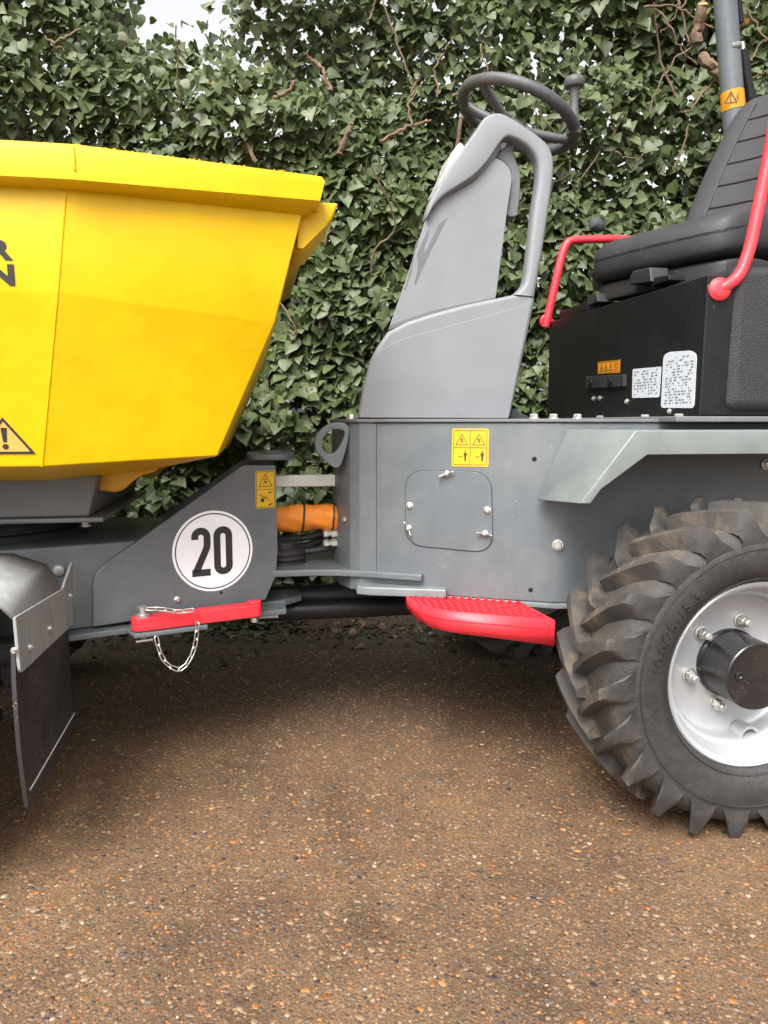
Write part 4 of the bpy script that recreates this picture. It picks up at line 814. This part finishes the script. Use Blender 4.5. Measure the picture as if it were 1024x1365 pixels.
for row in range(7):
    off = .022+row*.027; xs_ = []; x = -.16
    pts2 = []
    while x < lenx+.05:
        p = sp[4]+ex*x+ey*off
        if inside(p, spc): pts2.append(x)
        x += .004
    if len(pts2) < 6: continue
    xa, xb_ = pts2[0]+.004, pts2[-1]-.004; nt_ = max(2, int((xb_-xa)/pitch)); q = []
    ph = (row % 2)*.5
    for k in range(nt_*4+1):
        x = xa+(xb_-xa)*k/(nt_*4); a = (k/4+ph) % 1; hgt_ = .0065*(1 if a < .5 else 0)
        tt = abs(((k/4+ph) % 1)-.5)*2; q.append((x, -.003+.006*(1-tt), .006*math.sin(2*math.pi*(k/4+ph))))
    bm = bmesh.new(); o3 = sp[4]+ey*off; th_ = .0042
    ring = []
    for x, hz, sy in q:
        c = o3+ex*x+ey*sy; ring.append([bm.verts.new(c+ey*th_+V3((0, 0, hz))), bm.verts.new(c-ey*th_+V3((0, 0, hz))), bm.verts.new(c-ey*th_+V3((0, 0, -.024))), bm.verts.new(c+ey*th_+V3((0, 0, -.024)))])
    for a, b in zip(ring, ring[1:]):
        for k in range(4): bm.faces.new((a[k], a[(k+1) % 4], b[(k+1) % 4], b[k]))
    bm.faces.new(ring[0]); bm.faces.new(ring[-1][::-1]); finish('tread_bar', bm, M['red'], stp, 0, ang=20)
# ---- wheels
AX = (.988, .369)
def make_tyre():
    R, W = .352, .132
    prof = [(.198, .098), (.212, .103), (.228, .122), (.255, .132), (.285, .134), (.310, .129), (.326, .120), (.338, .106), (.345, .08), (.350, .04), (.352, 0)]
    prof = prof+[(r, -w) for r, w in prof[-2::-1]]
    # thin decorative ribs on the side wall
    bm = bmesh.new(); add_lathe(bm, [(r, w) for r, w in prof], (0, 0, 0), (0, -1, 0), 96)
    mud = bm.verts.layers.float.new('mud')
    for r in (.2235, .292): add_lathe(bm, [(r-.0016, .1195 if r < .25 else .1325), (r-.0008, .1225 if r < .25 else .1352), (r+.0008, .1235 if r < .25 else .1352), (r+.0016, .1215 if r < .25 else .1322)], (0, 0, 0), (0, -1, 0), 96)
    nl = 22
    def P(a, r, w): return V3((r*math.cos(a), -w, r*math.sin(a)))
    for side in (1, -1):
        for k in range(nl):
            a0 = 2*math.pi*(k+(.5 if side < 0 else 0))/nl+.02*random.uniform(-1, 1)*0; sgn = 1
            # sections from the side wall over the shoulder to past the centre line
            secs = [(0.00, .300, .306, .1305, .085), (0.012, .318, .330, .134, .058), (0.035, .332, .360, .130, .050), (0.06, .338, .379, .120, .044), (.12, .345, .382, .085, .037), (.20, .349, .3835, .045, .034), (.275, .350, .384, .012, .033), (.305, .350, .382, -.008, .030)]
            rings = []
            for da, rb, rt, w, hw in secs:
                ac = a0+da*1.0; hb_, ht = hw*1.25+.022, hw*.74; 
                # angles: local +angle is counter-clockwise seen from outside (near side)
                rings.append([bm.verts.new(P(ac-hb_, rb-.004, side*w)), bm.verts.new(P(ac-ht, rt, side*w)), bm.verts.new(P(ac+ht, rt, side*w)), bm.verts.new(P(ac+hb_, rb-.004, side*w))])
            for i, rg in enumerate(rings):
                for v_ in rg: v_[mud] = min(1.0, .25+.22*i) * random.uniform(.5, 1.1)
            for A_, B_ in zip(rings, rings[1:]):
                for q in range(3): bm.faces.new((A_[q], A_[q+1], B_[q+1], B_[q]))
            bm.faces.new(rings[0]); bm.faces.new(rings[-1][::-1])
    for v_ in bm.verts:
        rr_ = math.hypot(v_.co.x, v_.co.z)
        if rr_ > .335: v_.co += V3((random.gauss(0, .0007), random.gauss(0, .0007), random.gauss(0, .0007)))
        if v_[mud] == 0: v_[mud] = .85 if (rr_ > .33 and abs(v_.co.y) < .11) else (.30 if rr_ > .30 else .05)
    bmesh.ops.recalc_face_normals(bm, faces=bm.faces)
    me = bpy.data.meshes.new('tyre'); bm.to_mesh(me); bm.free(); smooth(me, 38); me.materials.append(M['tyre']); return me
def make_rim():
    prof = [(.198, .095), (.206, .098), (.2125, .102), (.2125, .106), (.209, .109), (.203, .107), (.198, .100), (.194, .088), (.190, .070), (.186, .060), (.178, .056), (.172, .050), (.169, .040), (.168, .018), (.162, .010), (.150, .006), (.135, .0045), (.06, .004)]
    bm = bmesh.new(); add_lathe(bm, prof, (0, 0, 0), (0, -1, 0), 80); add_lathe(bm, [(.198, .095), (.17, .03), (.165, -.05), (.185, -.09), (.212, -.102), (.206, -.106), (.16, -.05), (.15, -.005), (.06, .000)], (0, 0, 0), (0, -1, 0), 48)
    bmesh.ops.recalc_face_normals(bm, faces=bm.faces); me = bpy.data.meshes.new('wheel'); bm.to_mesh(me); bm.free(); smooth(me, 40); me.materials.append(M['rim']); return me
def make_hub():
    bm = bmesh.new(); add_lathe(bm, [(.081, .002), (.081, .012), (.077, .016), (.076, .104), (.077, .106), (.077, .112), (.0745, .1145), (.070, .1145), (.0695, .113), (.03, .113)], (0, 0, 0), (0, -1, 0), 56, False, True)
    bmesh.ops.recalc_face_normals(bm, faces=bm.faces); me = bpy.data.meshes.new('hub_cap'); bm.to_mesh(me); bm.free(); smooth(me, 30); me.materials.append(M['hub']); return me
def make_nut():
    bm = bmesh.new(); add_lathe(bm, [(.0175, 0), (.0175, .004), (.0135, .005)], (0, 0, 0), (0, -1, 0), 20); add_lathe(bm, [(.0135, .004), (.0135, .016), (.011, .020), (.0085, .0205), (.0085, .030), (.006, .032)], (0, 0, 0), (0, -1, 0), 6, False, False)
    add_lathe(bm, [(.0085, .018), (.0085, .033), (.006, .035)], (0, 0, 0), (0, -1, 0), 14, False, True)
    bmesh.ops.recalc_face_normals(bm, faces=bm.faces); me = bpy.data.meshes.new('wheel_nut'); bm.to_mesh(me); bm.free(); smooth(me, 28); me.materials.append(M['steel']); return me
TY, RM, HB, NT = make_tyre(), make_rim(), make_hub(), make_nut()
def wheel(x, z, yout, flip, spin, full=True):
    w = link('wheel', RM, None, D); w.location = (x, yout+.106 if not flip else yout-.106, z); w.rotation_euler = (0, spin, math.pi if flip else 0)
    t = link('tyre', TY, None, w); link('hub_cap', HB, None, w)
    if full:
        for k in range(6):
            a = math.radians(k*60); nobj = link('wheel_nut', NT, None, w); nobj.location = (.1025*math.cos(a), -.0045, .1025*math.sin(a)); nobj.rotation_euler = (0, random.uniform(0, 1), 0)
    return w
rw = wheel(AX[0], AX[1], -.77, False, math.radians(-15), True)
wheel(AX[0], AX[1], .77, True, .2, False)
wheel(-1.02, AX[1], -.77, False, .1, True); wheel(-1.02, AX[1], .77, True, .5, False)
for xx in (AX[0], -1.02): tube('axle', [V3((xx, -.66, AX[1])), V3((xx, .66, AX[1]))], .05, M['rubber'], D, 16)
# raised size marking on the near side wall, following the rim
def arc_text(body, rad, a_mid, size, w, parent, spin):
    me = text_mesh(body, size, 0.0028, 0.0, 'CENTER'); co = np.empty(len(me.vertices)*3); me.vertices.foreach_get('co', co); co = co.reshape(-1, 3); out = []
    for x, y, z in co:
        r = rad+y; a = a_mid-x*1.12/rad+spin; out.append((r*math.cos(a), -(np.interp(r, [.228, .255, .285], [.122, .132, .134])+.0003+max(z, 0)*1.0), r*math.sin(a)))
    me.vertices.foreach_set('co', np.array(out).ravel()); me.update(); return link('sidewall_marking', me, M['tyre'], parent)
arc_text('10.0/75-15.3', .246, math.radians(152), .034, .1295, rw, math.radians(-15))
# hub cap casting marks and screw, valve guard
hl = V3((0, -.1152, 0))
bm = bmesh.new(); add_poly_prism(bm, [V3((-.058, -.1128, .006)), V3((.058, -.1128, -.012)), V3((.058, -.1128, -.0145)), V3((-.058, -.1128, .0035))], (0, -.0016, 0)); ho = finish('casting_rib', bm, M['hub'], rw, 0); 
lathe('hub_screw', [(.0095, .1125), (.0095, .1165), (.006, .1175), (.004, .1150)], V3((-.045, 0, .018)), (0, -1, 0), M['hub'], rw, 16, False, True)
for o_ in (ho, rw.children[-1]): pass
vg = bmesh.new(); pa = [V3((.018*math.cos(math.radians(a)), 0, .020*math.sin(math.radians(a)))) for a in range(0, 181, 15)]; pa = [V3((.018, 0, -.03))]+pa+[V3((-.018, 0, -.03))]
st2 = strip2([(p.x, p.z) for p in pa], .005)
ringv = [[vg.verts.new((a.x, 0, a.y)), vg.verts.new((b.x, 0, b.y)), vg.verts.new((b.x, .03, b.y)), vg.verts.new((a.x, .03, a.y))] for a, b in st2]
for a, b in zip(ringv, ringv[1:]):
    for k in range(4): vg.faces.new((a[k], a[(k+1) % 4], b[(k+1) % 4], b[k]))
vgo = finish('valve_guard', vg, M['rim'], rw, 0, ang=30)
vpos = L(1000, 985, y=-.715)-V3((AX[0], -.664, AX[1])); spm = Matrix.Rotation(-math.radians(-15), 4, 'Y'); vgo.matrix_local = spm @ Matrix.Translation(vpos) @ Matrix.Rotation(math.radians(-8), 4, 'Y') @ Matrix.Scale(1.35, 4)
vv = lathe('valve', [(.005, 0), (.005, .02), (.0035, .022), (.0035, .03)], (0, .02, -.008), (0, -1, 0), M['rubber'], rw, 10, True, True); vv.matrix_local = vgo.matrix_local.copy()
# ---- steering console
yC = -.18
CP = Plane((0, yC, 0), (0, -1, 0))
def z4(zx, zy): return (460+zx/2.625, 60+zy/2.625)
def C4(pts, y): return [L(*z4(a, b), y=y) for a, b in pts]
DEP = .34
base_pts = C4([(42, 1308), (577, 1310), (668, 880), (640, 866), (590, 872), (530, 885), (420, 908), (300, 940), (215, 968), (150, 1002), (112, 1055), (88, 1100), (62, 1190)], yC)
console = slab('steering_console', base_pts, (.055, DEP, 0), M['plastic'], D, .012, 3)
# lower flare of the shell: a shallow raised panel below the moulded crease
low = C4([(50, 1304), (572, 1306), (652, 900), (560, 930), (430, 965), (300, 1000), (190, 1032), (104, 1078), (74, 1170)], yC-.001)
slab('shell_panel', low, (0, .03, 0), M['plastic'], console, .0015)
body_pts = C4([(150, 1000), (215, 815), (285, 600), (330, 548), (450, 478), (528, 393), (560, 412), (581, 440), (584, 470), (566, 590), (527, 890), (430, 915), (300, 950), (200, 985)], yC+.018)
cb = slab('console_body', fillet(body_pts, .008, 3, True), (.05, DEP-.036, 0), M['plastic'], console, .007, 3)
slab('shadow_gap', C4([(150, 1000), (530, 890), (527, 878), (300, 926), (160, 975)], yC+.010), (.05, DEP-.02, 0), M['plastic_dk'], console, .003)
# arch: front cowl running up to the apex and down as the hand hold
outer = [(285, 600), (300, 545), (330, 490), (372, 420), (420, 352), (468, 285), (486, 256), (512, 240), (540, 236), (565, 244), (640, 288), (690, 322), (718, 352), (733, 395), (733, 450), (722, 540), (700, 690), (685, 780), (668, 880)]
inner = [(286, 603), (312, 564), (345, 528), (400, 492), (445, 462), (478, 432), (505, 400), (530, 362), (553, 330), (570, 318), (590, 322), (620, 338), (650, 362), (672, 395), (679, 430), (677, 480), (662, 580), (645, 730), (632, 820), (618, 850), (592, 872)]
def curve_samples(p, n):
    q = catmull([V3((a, b, 0)) for a, b in p], 10); acc = [0]
    for a, b in zip(q, q[1:]): acc.append(acc[-1]+(b-a).length)
    out = []
    for k in range(n):
        t = acc[-1]*k/(n-1); j = min(max(i for i in range(len(acc)) if acc[i] <= t+1e-9), len(q)-2); out.append(q[j].lerp(q[j+1], (t-acc[j])/max(1e-9, acc[j+1]-acc[j])))
    return out
no = 64; so_, si_ = curve_samples(outer, no), curve_samples(inner, no)
bm = bmesh.new(); rg = []
for i, (a, b) in enumerate(zip(so_, si_)):
    pa, pb = L(*z4(a.x, a.y), y=yC-.004), L(*z4(b.x, b.y), y=yC-.004); d_ = (pb-pa); wv = d_.length; d_.normalize(); t = i/(no-1)
    dep = .05 if t > .45 else .05   # hand hold is a rounded bar
    r = min(.007+.009*min(1, max(0, (t-.40)/.15)), wv*.42); rg.append([])
    # rounded-rectangle section
    for px2, py2 in rrect(wv, dep, min(r, dep*.45), 3): rg[-1].append(bm.verts.new(pa+d_*(px2+wv/2)+V3((0, py2+dep/2, 0))))
for A_, B_ in zip(rg, rg[1:]):
    k_ = len(A_)
    for q in range(k_): bm.faces.new((A_[q], A_[(q+1) % k_], B_[(q+1) % k_], B_[q]))
bm.faces.new(rg[0]); bm.faces.new(rg[-1][::-1]); finish('hand_hold', bm, M['plastic'], console, 0, ang=45)
# cowl: fills the upper front across the width, behind the arch
cowl = C4([(296, 590), (335, 496), (376, 424), (424, 356), (470, 292), (490, 262), (515, 246), (540, 244), (560, 262), (556, 318), (545, 362), (520, 410), (480, 450), (450, 476), (390, 512), (335, 560)], yC+.016)
slab('cowl', cowl, (.05, DEP-.03, 0), M['plastic'], console, .012, 3)
# rear dash behind the hand hold
dash = C4([(528, 392), (545, 372), (565, 352), (585, 330), (600, 338), (588, 372), (606, 420), (616, 455), (612, 540), (604, 598), (585, 602), (566, 596), (584, 470), (581, 440), (560, 412)], yC+.035)
slab('dash_panel', dash, (0, DEP-.07, 0), M['plastic_dk'], console, .004)
# moulded slanted strokes on the side, recess shade painted in with darker plastic
lg = Plane((0, yC+.018, 0), (0, -1, 0))
def zl(a, b, y): return L(520+a/10.24, 270+b/10.24, y=y)
for pts in ([(785, 210), (672, 278), (485, 665), (545, 682), (640, 500), (735, 300)], [(535, 365), (492, 412), (365, 712), (384, 815), (372, 930), (330, 1108), (352, 1114), (432, 920), (545, 688), (482, 668), (455, 640), (515, 480)], [(395, 500), (355, 550), (310, 770), (190, 1200), (216, 1190), (290, 960), (342, 660)]):
    slab('shaded_mark', [zl(a, b, yC+.0172) for a, b in pts], (0, .003, 0), M['plastic_dk'], console, .0005)
# head lamp on the front of the cowl
hl_pts = C4([(402, 340), (412, 346), (418, 362), (345, 500), (326, 520), (318, 508), (350, 440), (372, 378)], yC+.03)
M['lens'] = paint('clear_lamp_lens', (0.78, 0.78, 0.77), 0.12, metal=0.15, dirt_amt=0.3, bump=0.5, bump_scale=90, coat=.6)
slab('head_lamp', fillet(hl_pts, .01, 3, True), (0, .10, 0), M['lens'], console, .004)
slab('lamp_bezel', C4([(456, 290), (470, 288), (352, 505), (318, 528), (314, 514), (345, 498), (428, 356)], yC+.02), (0, .125, 0), M['rubber'], console, .002)
# foot of the dash on the deck
slab('deck_wedge', C4([(577, 1310), (585, 1270), (640, 1298), (660, 1312)], yC+.04), (0, .2, 0), M['rubber'], D, .003)
# ---- steering wheel
tau = math.radians(22); cW = V3((.682, 0, 1.818)); e1 = V3((math.cos(tau), 0, -math.sin(tau))); e2 = V3((0, 1, 0)); nW = V3((math.sin(tau), 0, math.cos(tau))); RW = .172
bm = bmesh.new(); NN = 96
add_tube(bm, [cW+(e1*math.cos(2*math.pi*k/NN)+e2*math.sin(2*math.pi*k/NN))*RW for k in range(NN)], .0175, 14, closed=True)
for v_ in bm.verts:    # finger grips underneath
    q = v_.co-cW; a = math.atan2(q.dot(e2), q.dot(e1)); dn = q.dot(nW); rr_ = math.hypot(q.dot(e1), q.dot(e2))-RW
    if dn < .002 or rr_ < 0: v_.co += (cW+(e1*math.cos(a)+e2*math.sin(a))*RW-v_.co)*(.10+.10*math.sin(a*40))
sw_ = finish('steering_wheel', bm, M['wheelgrip'], D, 0, ang=60)
hubc = cW-nW*.05
for a in (math.radians(-8), math.radians(152), math.radians(208)):
    p = cW+(e1*math.cos(a)+e2*math.sin(a))*(RW-.006); tube('spoke', catmull([hubc+nW*.012, hubc.lerp(p, .35)+nW*.006, hubc.lerp(p, .75)+nW*.0, p], 6), [.017]*6+[.014]*7+[.013]*6, M['wheelgrip'], sw_, 10)
lathe('wheel_hub', [(.02, -.05), (.028, -.035), (.042, -.01), (.046, .01), (.04, .022), (.01, .026)], hubc, nW, M['wheelgrip'], sw_, 28, True, True)
tube('steering_column', [hubc-nW*.03, hubc-nW*.22-V3((.03, 0, 0))], .022, M['rubber'], D, 16)
lathe('column_bellows', [(.03, 0), (.036, .008), (.029, .016), (.035, .024), (.028, .032), (.034, .04), (.026, .05)], hubc-nW*.11, nW, M['rubber'], D, 24)
ka = math.radians(-28); kb_ = cW+(e1*math.cos(ka)+e2*math.sin(ka))*RW
kt = (L(766, 110, y=kb_.y)); kd = (kt-kb_).normalized(); kl = (kt-kb_).length
lathe('spinner_knob', [(.021, -.012), (.019, .01), (.0135, .025), (.012, kl*.55), (.0135, kl-.024), (.016, kl-.018), (.026, kl-.012), (.0295, kl-.004), (.029, kl+.006), (.023, kl+.014), (.012, kl+.018), (.003, kl+.019)], kb_, kd, M['wheelgrip'], sw_, 24, True, True)
# ---- seat box
XB = 1.0; yn, yf = L(935, 500, x=XB).y, .50
zbt = .945; ztn = (L(945, 366, x=XB).z+L(727, 425, x=XB).z)/2
SB = Plane((XB, 0, 0), (-1, 0, 0))
bx_ = slab('seat_box', [V3((XB, yn, zbt)), V3((XB, yf, zbt)), V3((XB, yf, ztn)), V3((XB, yn-.008, L(945, 366, x=XB).z))], (.62, 0, 0), M['black'], D, .004)
def sbx(u, v, off=0): return SB.at(u, v, off)
def quad_sticker(name, q, mat, parent, off=.0015, rad=None):
    pts = [sbx(u, v, off) for u, v in q]
    if rad: pts = fillet(pts, rad, 5, True)
    return slab(name, pts, (.001, 0, 0), mat, parent)
os_ = quad_sticker('warning_sticker', [(797, 483), (826.5, 479), (826, 496.5), (797, 499)], M['stick_o'], bx_, .0016)
oo = sbx(811.5, 489.3, .0016); ww = (sbx(826, 488)-sbx(797, 491)).length; hh_ = (sbx(811, 481)-sbx(811, 498)).length
d = Decal(SB, oo, .0008); d.stroke(rrect(ww*.94, hh_*.84, .002), .0016, True)
for k in range(3): tri_pic(d, -ww*.32+k*ww*.21, 0, hh_*.62, .0022, k)
d.ring(ww*.33, 0, hh_*.28, .0022, 20); d.stroke([(ww*.29, hh_*.15), (ww*.36, -hh_*.15)], .002); d.done('pictogram', M['ink'], os_)
quad_sticker('data_label', [(843.5, 492), (881.5, 488.5), (879, 529.5), (842.5, 530.5)], M['label'], bx_, .0016, .006)
quad_sticker('data_label', [(884.5, 474), (892, 469), (921, 467), (929, 472), (925.5, 544), (881, 543.5)], M['label'], bx_, .0016, .012)
def print_rows(lb, u, v, w_px, h_px, rows, seed):
    r = random.Random(seed); o = sbx(u, v, .0016); W = (sbx(u+w_px/2, v)-sbx(u-w_px/2, v)).length; H = (sbx(u, v-h_px/2)-sbx(u, v+h_px/2)).length; d = Decal(SB, o, .0009)
    for k in range(rows):
        y = H*(.5-(k+.5)/rows); x = -W/2
        while x < W/2-.004:
            l = r.uniform(.003, .016)
            if r.random() < .72: d.poly([(x, y), (min(x+l, W/2), y), (min(x+l, W/2), y+H/rows*.34), (x, y+H/rows*.34)])
            x += l+r.uniform(.003, .012)
    d.done('print', M['print'], lb)
M['print'] = paint('grey_print', (0.16, 0.17, 0.19), 0.5, dirt_amt=0.0, bump=0.0)
lbs = [c for c in bx_.children if c.name.startswith('data_label')]
print_rows(lbs[0], 861, 510, 31, 34, 9, 3); print_rows(lbs[1], 905, 507, 36, 64, 17, 5)
br = slab('handle_bracket', [sbx(781, 502, .012), sbx(831, 499, .012), sbx(831, 515, .012), sbx(781, 518, .012)], (.012, 0, 0), M['black_tex'], bx_, .002)
for u, v in ((788, 510), (814, 508)): round_bolt('bolt', sbx(u, v, .012), (-1, 0, 0), .012, .008, M['black'], br)
for u, v in ((792, 531), (800, 530.5), (836, 535), (893, 548)): round_bolt('bolt', sbx(u, v), (-1, 0, 0), .007, .006, M['steel'], bx_)
for u in (905, 800, 860): bolt('bolt', V3((XB-.04, L(u, 556, x=XB-.04).y, RT+.0105)), (0, 0, 1), .012, .012, M['steel'], rear)
# plastic tank beside the seat box and deck strip
tz0, tz1 = .955, L(990, 352, y=-.5).z; tx = L(974, 450, y=-.5).x
tank = bmesh.new(); add_poly_prism(tank, [V3((tx, -.505, tz0)), V3((1.75, -.505, tz0)), V3((1.75, -.505, tz1)), V3((tx+.0, -.505, tz1))], (0, .30, 0)); finish('fuel_tank', tank, M['black_tex'], D, .03, 5)
box('deck_plate', (XB-.07, -.50, RT+.0015), (2.0, .50, .944), M['plastic_dk'], D, .003)
# control levers and catches on the box top
box('lever_plate', (XB+.02, .22, ztn), (XB+.30, .46, ztn+.035), M['black'], D, .006)
lv_ = slab('lock_lever', [L(838, 372, x=XB+.03), L(843, 361, x=XB+.03), L(866, 356, x=XB+.03), L(868, 376, x=XB+.03), L(840, 380, x=XB+.03)], (.06, 0, 0), M['rubber'], D, .005)
slab('lever_base', [L(868, 370, x=XB+.04), L(892, 366, x=XB+.04), L(892, 374, x=XB+.04), L(868, 382, x=XB+.04)], (.05, 0, 0), M['black'], D, .004)
lathe('key_switch', [(.028, 0), (.03, .02), (.025, .045), (.028, .06), (.012, .066)], L(803, 385, x=XB+.06), (-.3, -.2, 1), M['black_tex'], D, 20, True, True)
slab('side_catch', [L(782, 395, x=XB), L(795, 390, x=XB), L(797, 402, x=XB), L(783, 408, x=XB)], (.04, 0, 0), M['vinyl'], D, .003)
# ---- seat
def soft_box(name, lo, hi, mat, parent, fn=None, cuts=(10, 12, 5), rnd=.035):
    """rounded cushion: a gridded box whose surface is pulled to a radius and then shaped"""
    bm = bmesh.new(); bmesh.ops.create_cube(bm, size=2.0); bmesh.ops.subdivide_edges(bm, edges=bm.edges[:], cuts=9, use_grid_fill=True)
    lo, hi = V3(lo), V3(hi); h = (hi-lo)/2; c = (hi+lo)/2
    for v_ in bm.verts:
        p = V3((v_.co.x*h.x, v_.co.y*h.y, v_.co.z*h.z)); r = min(rnd, h.x*.98, h.y*.98, h.z*.98); q = V3([max(-(h[i]-r), min(h[i]-r, p[i])) for i in range(3)]); dl = p-q
        if dl.length > 1e-6: p = q+dl.normalized()*r
        v_.co = c+p
        if fn: v_.co = fn(v_.co)
    o = finish(name, bm, mat, parent, 0, ang=60); s = o.modifiers.new('sub', 'SUBSURF'); s.levels = s.render_levels = 1; return o
SX0, SW = 1.0, .26
def cush(p):
    x = (p.x-SX0)/.48; w = p.y/SW; q = p.copy(); top = p.z > 1.455
    q.z += .030*x+.012*(abs(w)**3)*(1 if top else .3)-.020*math.exp(-((x-.62)/.3)**2)*(1-w*w)*(1 if top else 0)
    q.z -= .035*max(0, .35-x)**2*8*(1 if top else .0)
    if not top: q.z += .055*x*(1-min(1, max(0, x*1.2)))+.02
    q.x += .035*w*w*(1-x); return q
seat = soft_box('seat', (SX0, -SW, 1.355), (SX0+.50, SW, 1.525), M['vinyl'], D, cush, rnd=.05)
def pan(p):
    x = (p.x-SX0)/.48; q = p.copy(); q.z += .05*math.sin(max(0, min(1, x*1.3))*math.pi)*.5+.012; q.x += .03*(p.y/SW)**2*(1-x); return q
soft_box('seat_pan', (SX0+.035, -SW+.015, 1.30), (SX0+.50, SW-.015, 1.365), M['rubber'], seat, pan, rnd=.018)
soft_box('suspension', (SX0+.13, -.19, ztn+.0), (SX0+.46, .19, 1.36), M['black_tex'], seat, None, rnd=.02)
def backf(p):
    h = (p.z-1.47)/.62; w = p.y/.25; q = p.copy(); q.x += .30*h+.03*h*h-.045*(abs(w)**2.2)*(1 if p.x < 1.475 else .3); q.y *= 1-.16*max(0, h-.45)**2*3.0; return q
back = soft_box('backrest', (1.42, -.25, 1.47), (1.53, .25, 2.09), M['vinyl'], seat, backf, rnd=.045)
def back_pt(y, z, off=-.003):
    h = (z-1.47)/.62; w = y/.25; x = 1.42+.30*h+.03*h*h-.045*(abs(w)**2.2); return V3((x+off, y*(1-.16*max(0, h-.45)**2*3.0), z))
for z in (1.66, 1.74, 1.82, 1.90, 1.98): tube('stitch_seam', [back_pt(y, z+.01*abs(y)/.2) for y in [-.16+.32*k/14 for k in range(15)]], .0034, M['rubber'], seat, 6)
for s in (-1, 1): tube('stitch_seam', [back_pt(s*.165, 1.55+.5*k/16) for k in range(17)], .0026, M['rubber'], seat, 6)
lathe('seat_knob', [(.016, 0), (.022, .008), (.024, .03), (.018, .045), (.006, .05)], L(802, 304, y=.27), (-.7, -.25, .2), M['wheelgrip'], D, 18, True, True)
seat.matrix_local = Matrix.Translation((1.25+.032, 0, -.006)) @ Matrix.Rotation(math.radians(20), 4, 'Z') @ Matrix.Translation((-1.25, 0, 0))      # swivel seat turned a little
# ---- red grab rails
yR = -.50
gr = tube('grab_rail', fillet([V3((XB+.03, yR+.02, L(962, 385, y=yR).z)), L(964, 384, y=yR), L(985, 370, y=yR), L(999, 335, y=yR), L(1026, 205, y=yR), L(1040, 120, y=yR), L(1090, 95, y=yR), L(1190, 95, y=yR)], .05, 6), .0148, M['red'], D, 18)
lathe('rail_flange', [(.028, -.012), (.028, .0), (.022, .006), (.016, .008)], L(960, 385, y=yR)+V3((0, .0, 0)), (-.15, -1, .05), M['red'], gr, 28, True, True)
yR = .50
gr2 = tube('grab_rail', fillet([L(727, 436, y=yR), L(731, 420, y=yR), L(749, 340, y=yR), L(757, 320, y=yR), L(785, 319, y=yR), L(830, 318, y=yR), L(900, 330, y=yR)], .06, 6), .0148, M['red'], D, 18)
lathe('rail_flange', [(.026, -.01), (.026, .0), (.02, .006)], L(729, 428, y=yR), (0, -1, 0), M['red'], gr2, 24, True, True)
# ---- roll-over frame
yP = .47
p0, p1 = L(966.5, -6, y=yP), L(980, 175, y=yP); dv = (p1-p0); pt, pb = p0-dv*.35, p0+dv*(p0.z-.94)/(p0.z-p1.z)
rb_path = fillet([pb, pt, V3((pt.x, -pt.y, pt.z)), V3((pb.x, -pb.y, pb.z))], .12, 8)
rops = tube('roll_bar', rb_path, .0405, M['grey'], D, 24)
pd = (pb-pt).normalized()
a_, b_ = L(962, 121, y=yP-.0), L(962, 147, y=yP)
def on_post(v): 
    t = (v-(-6))/(175+6); return p0.lerp(p1, t)
bm = bmesh.new(); c0, c1 = on_post(122), on_post(147); n_ = 14; R2 = .0418; rows = []
fwd_ = (CL-c0); fwd_ = (fwd_-pd*fwd_.dot(pd)).normalized(); sd2 = pd.cross(fwd_)
for c in (c0, c1): rows.append([bm.verts.new(c+(fwd_*math.cos(a)+sd2*math.sin(a))*R2) for a in [-1.5+3.0*k/n_ for k in range(n_+1)]])
for k in range(n_): bm.faces.new((rows[0][k], rows[0][k+1], rows[1][k+1], rows[1][k]))
ros = finish('warning_sticker', bm, M['stick_o'], rops, 0, ang=60)
RPl = Plane(on_post(134)+fwd_*(R2+.0012), fwd_); d = Decal(RPl, on_post(134)+fwd_*(R2+.0008)-RPl.ex*.006, .0009); tri_pic(d, 0, .002, .042, .0035, 2); d.stroke([(.026, .016), (.021, .004), (.027, -.010)], .003); d.done('pictogram', M['ink'], ros)
bracket = lathe('strut_bracket', [(.012, 0), (.014, .004), (.014, .03), (.010, .036)], L(975, 62, y=yP-.03), (1, -.1, .2), M['fender'], rops, 14, True, True)
g0, g1 = L(989, 56, y=yP-.02), L(1006, 160, y=yP-.02)
tube('gas_strut', [g0, g0.lerp(g1, .12)], .009, M['steel'], rops, 12); tube('gas_strut', [g0.lerp(g1, .1), g1], .0165, M['black'], rops, 14)
tube('gas_strut', [L(983, -10, y=yP+.03), L(988, 30, y=yP+.03)], .012, M['black'], rops, 10)
# engine hood behind the seat
soft_box('engine_hood', (1.68, -.46, .95), (2.35, .46, 1.42), M['black_tex'], D, None, rnd=.06)
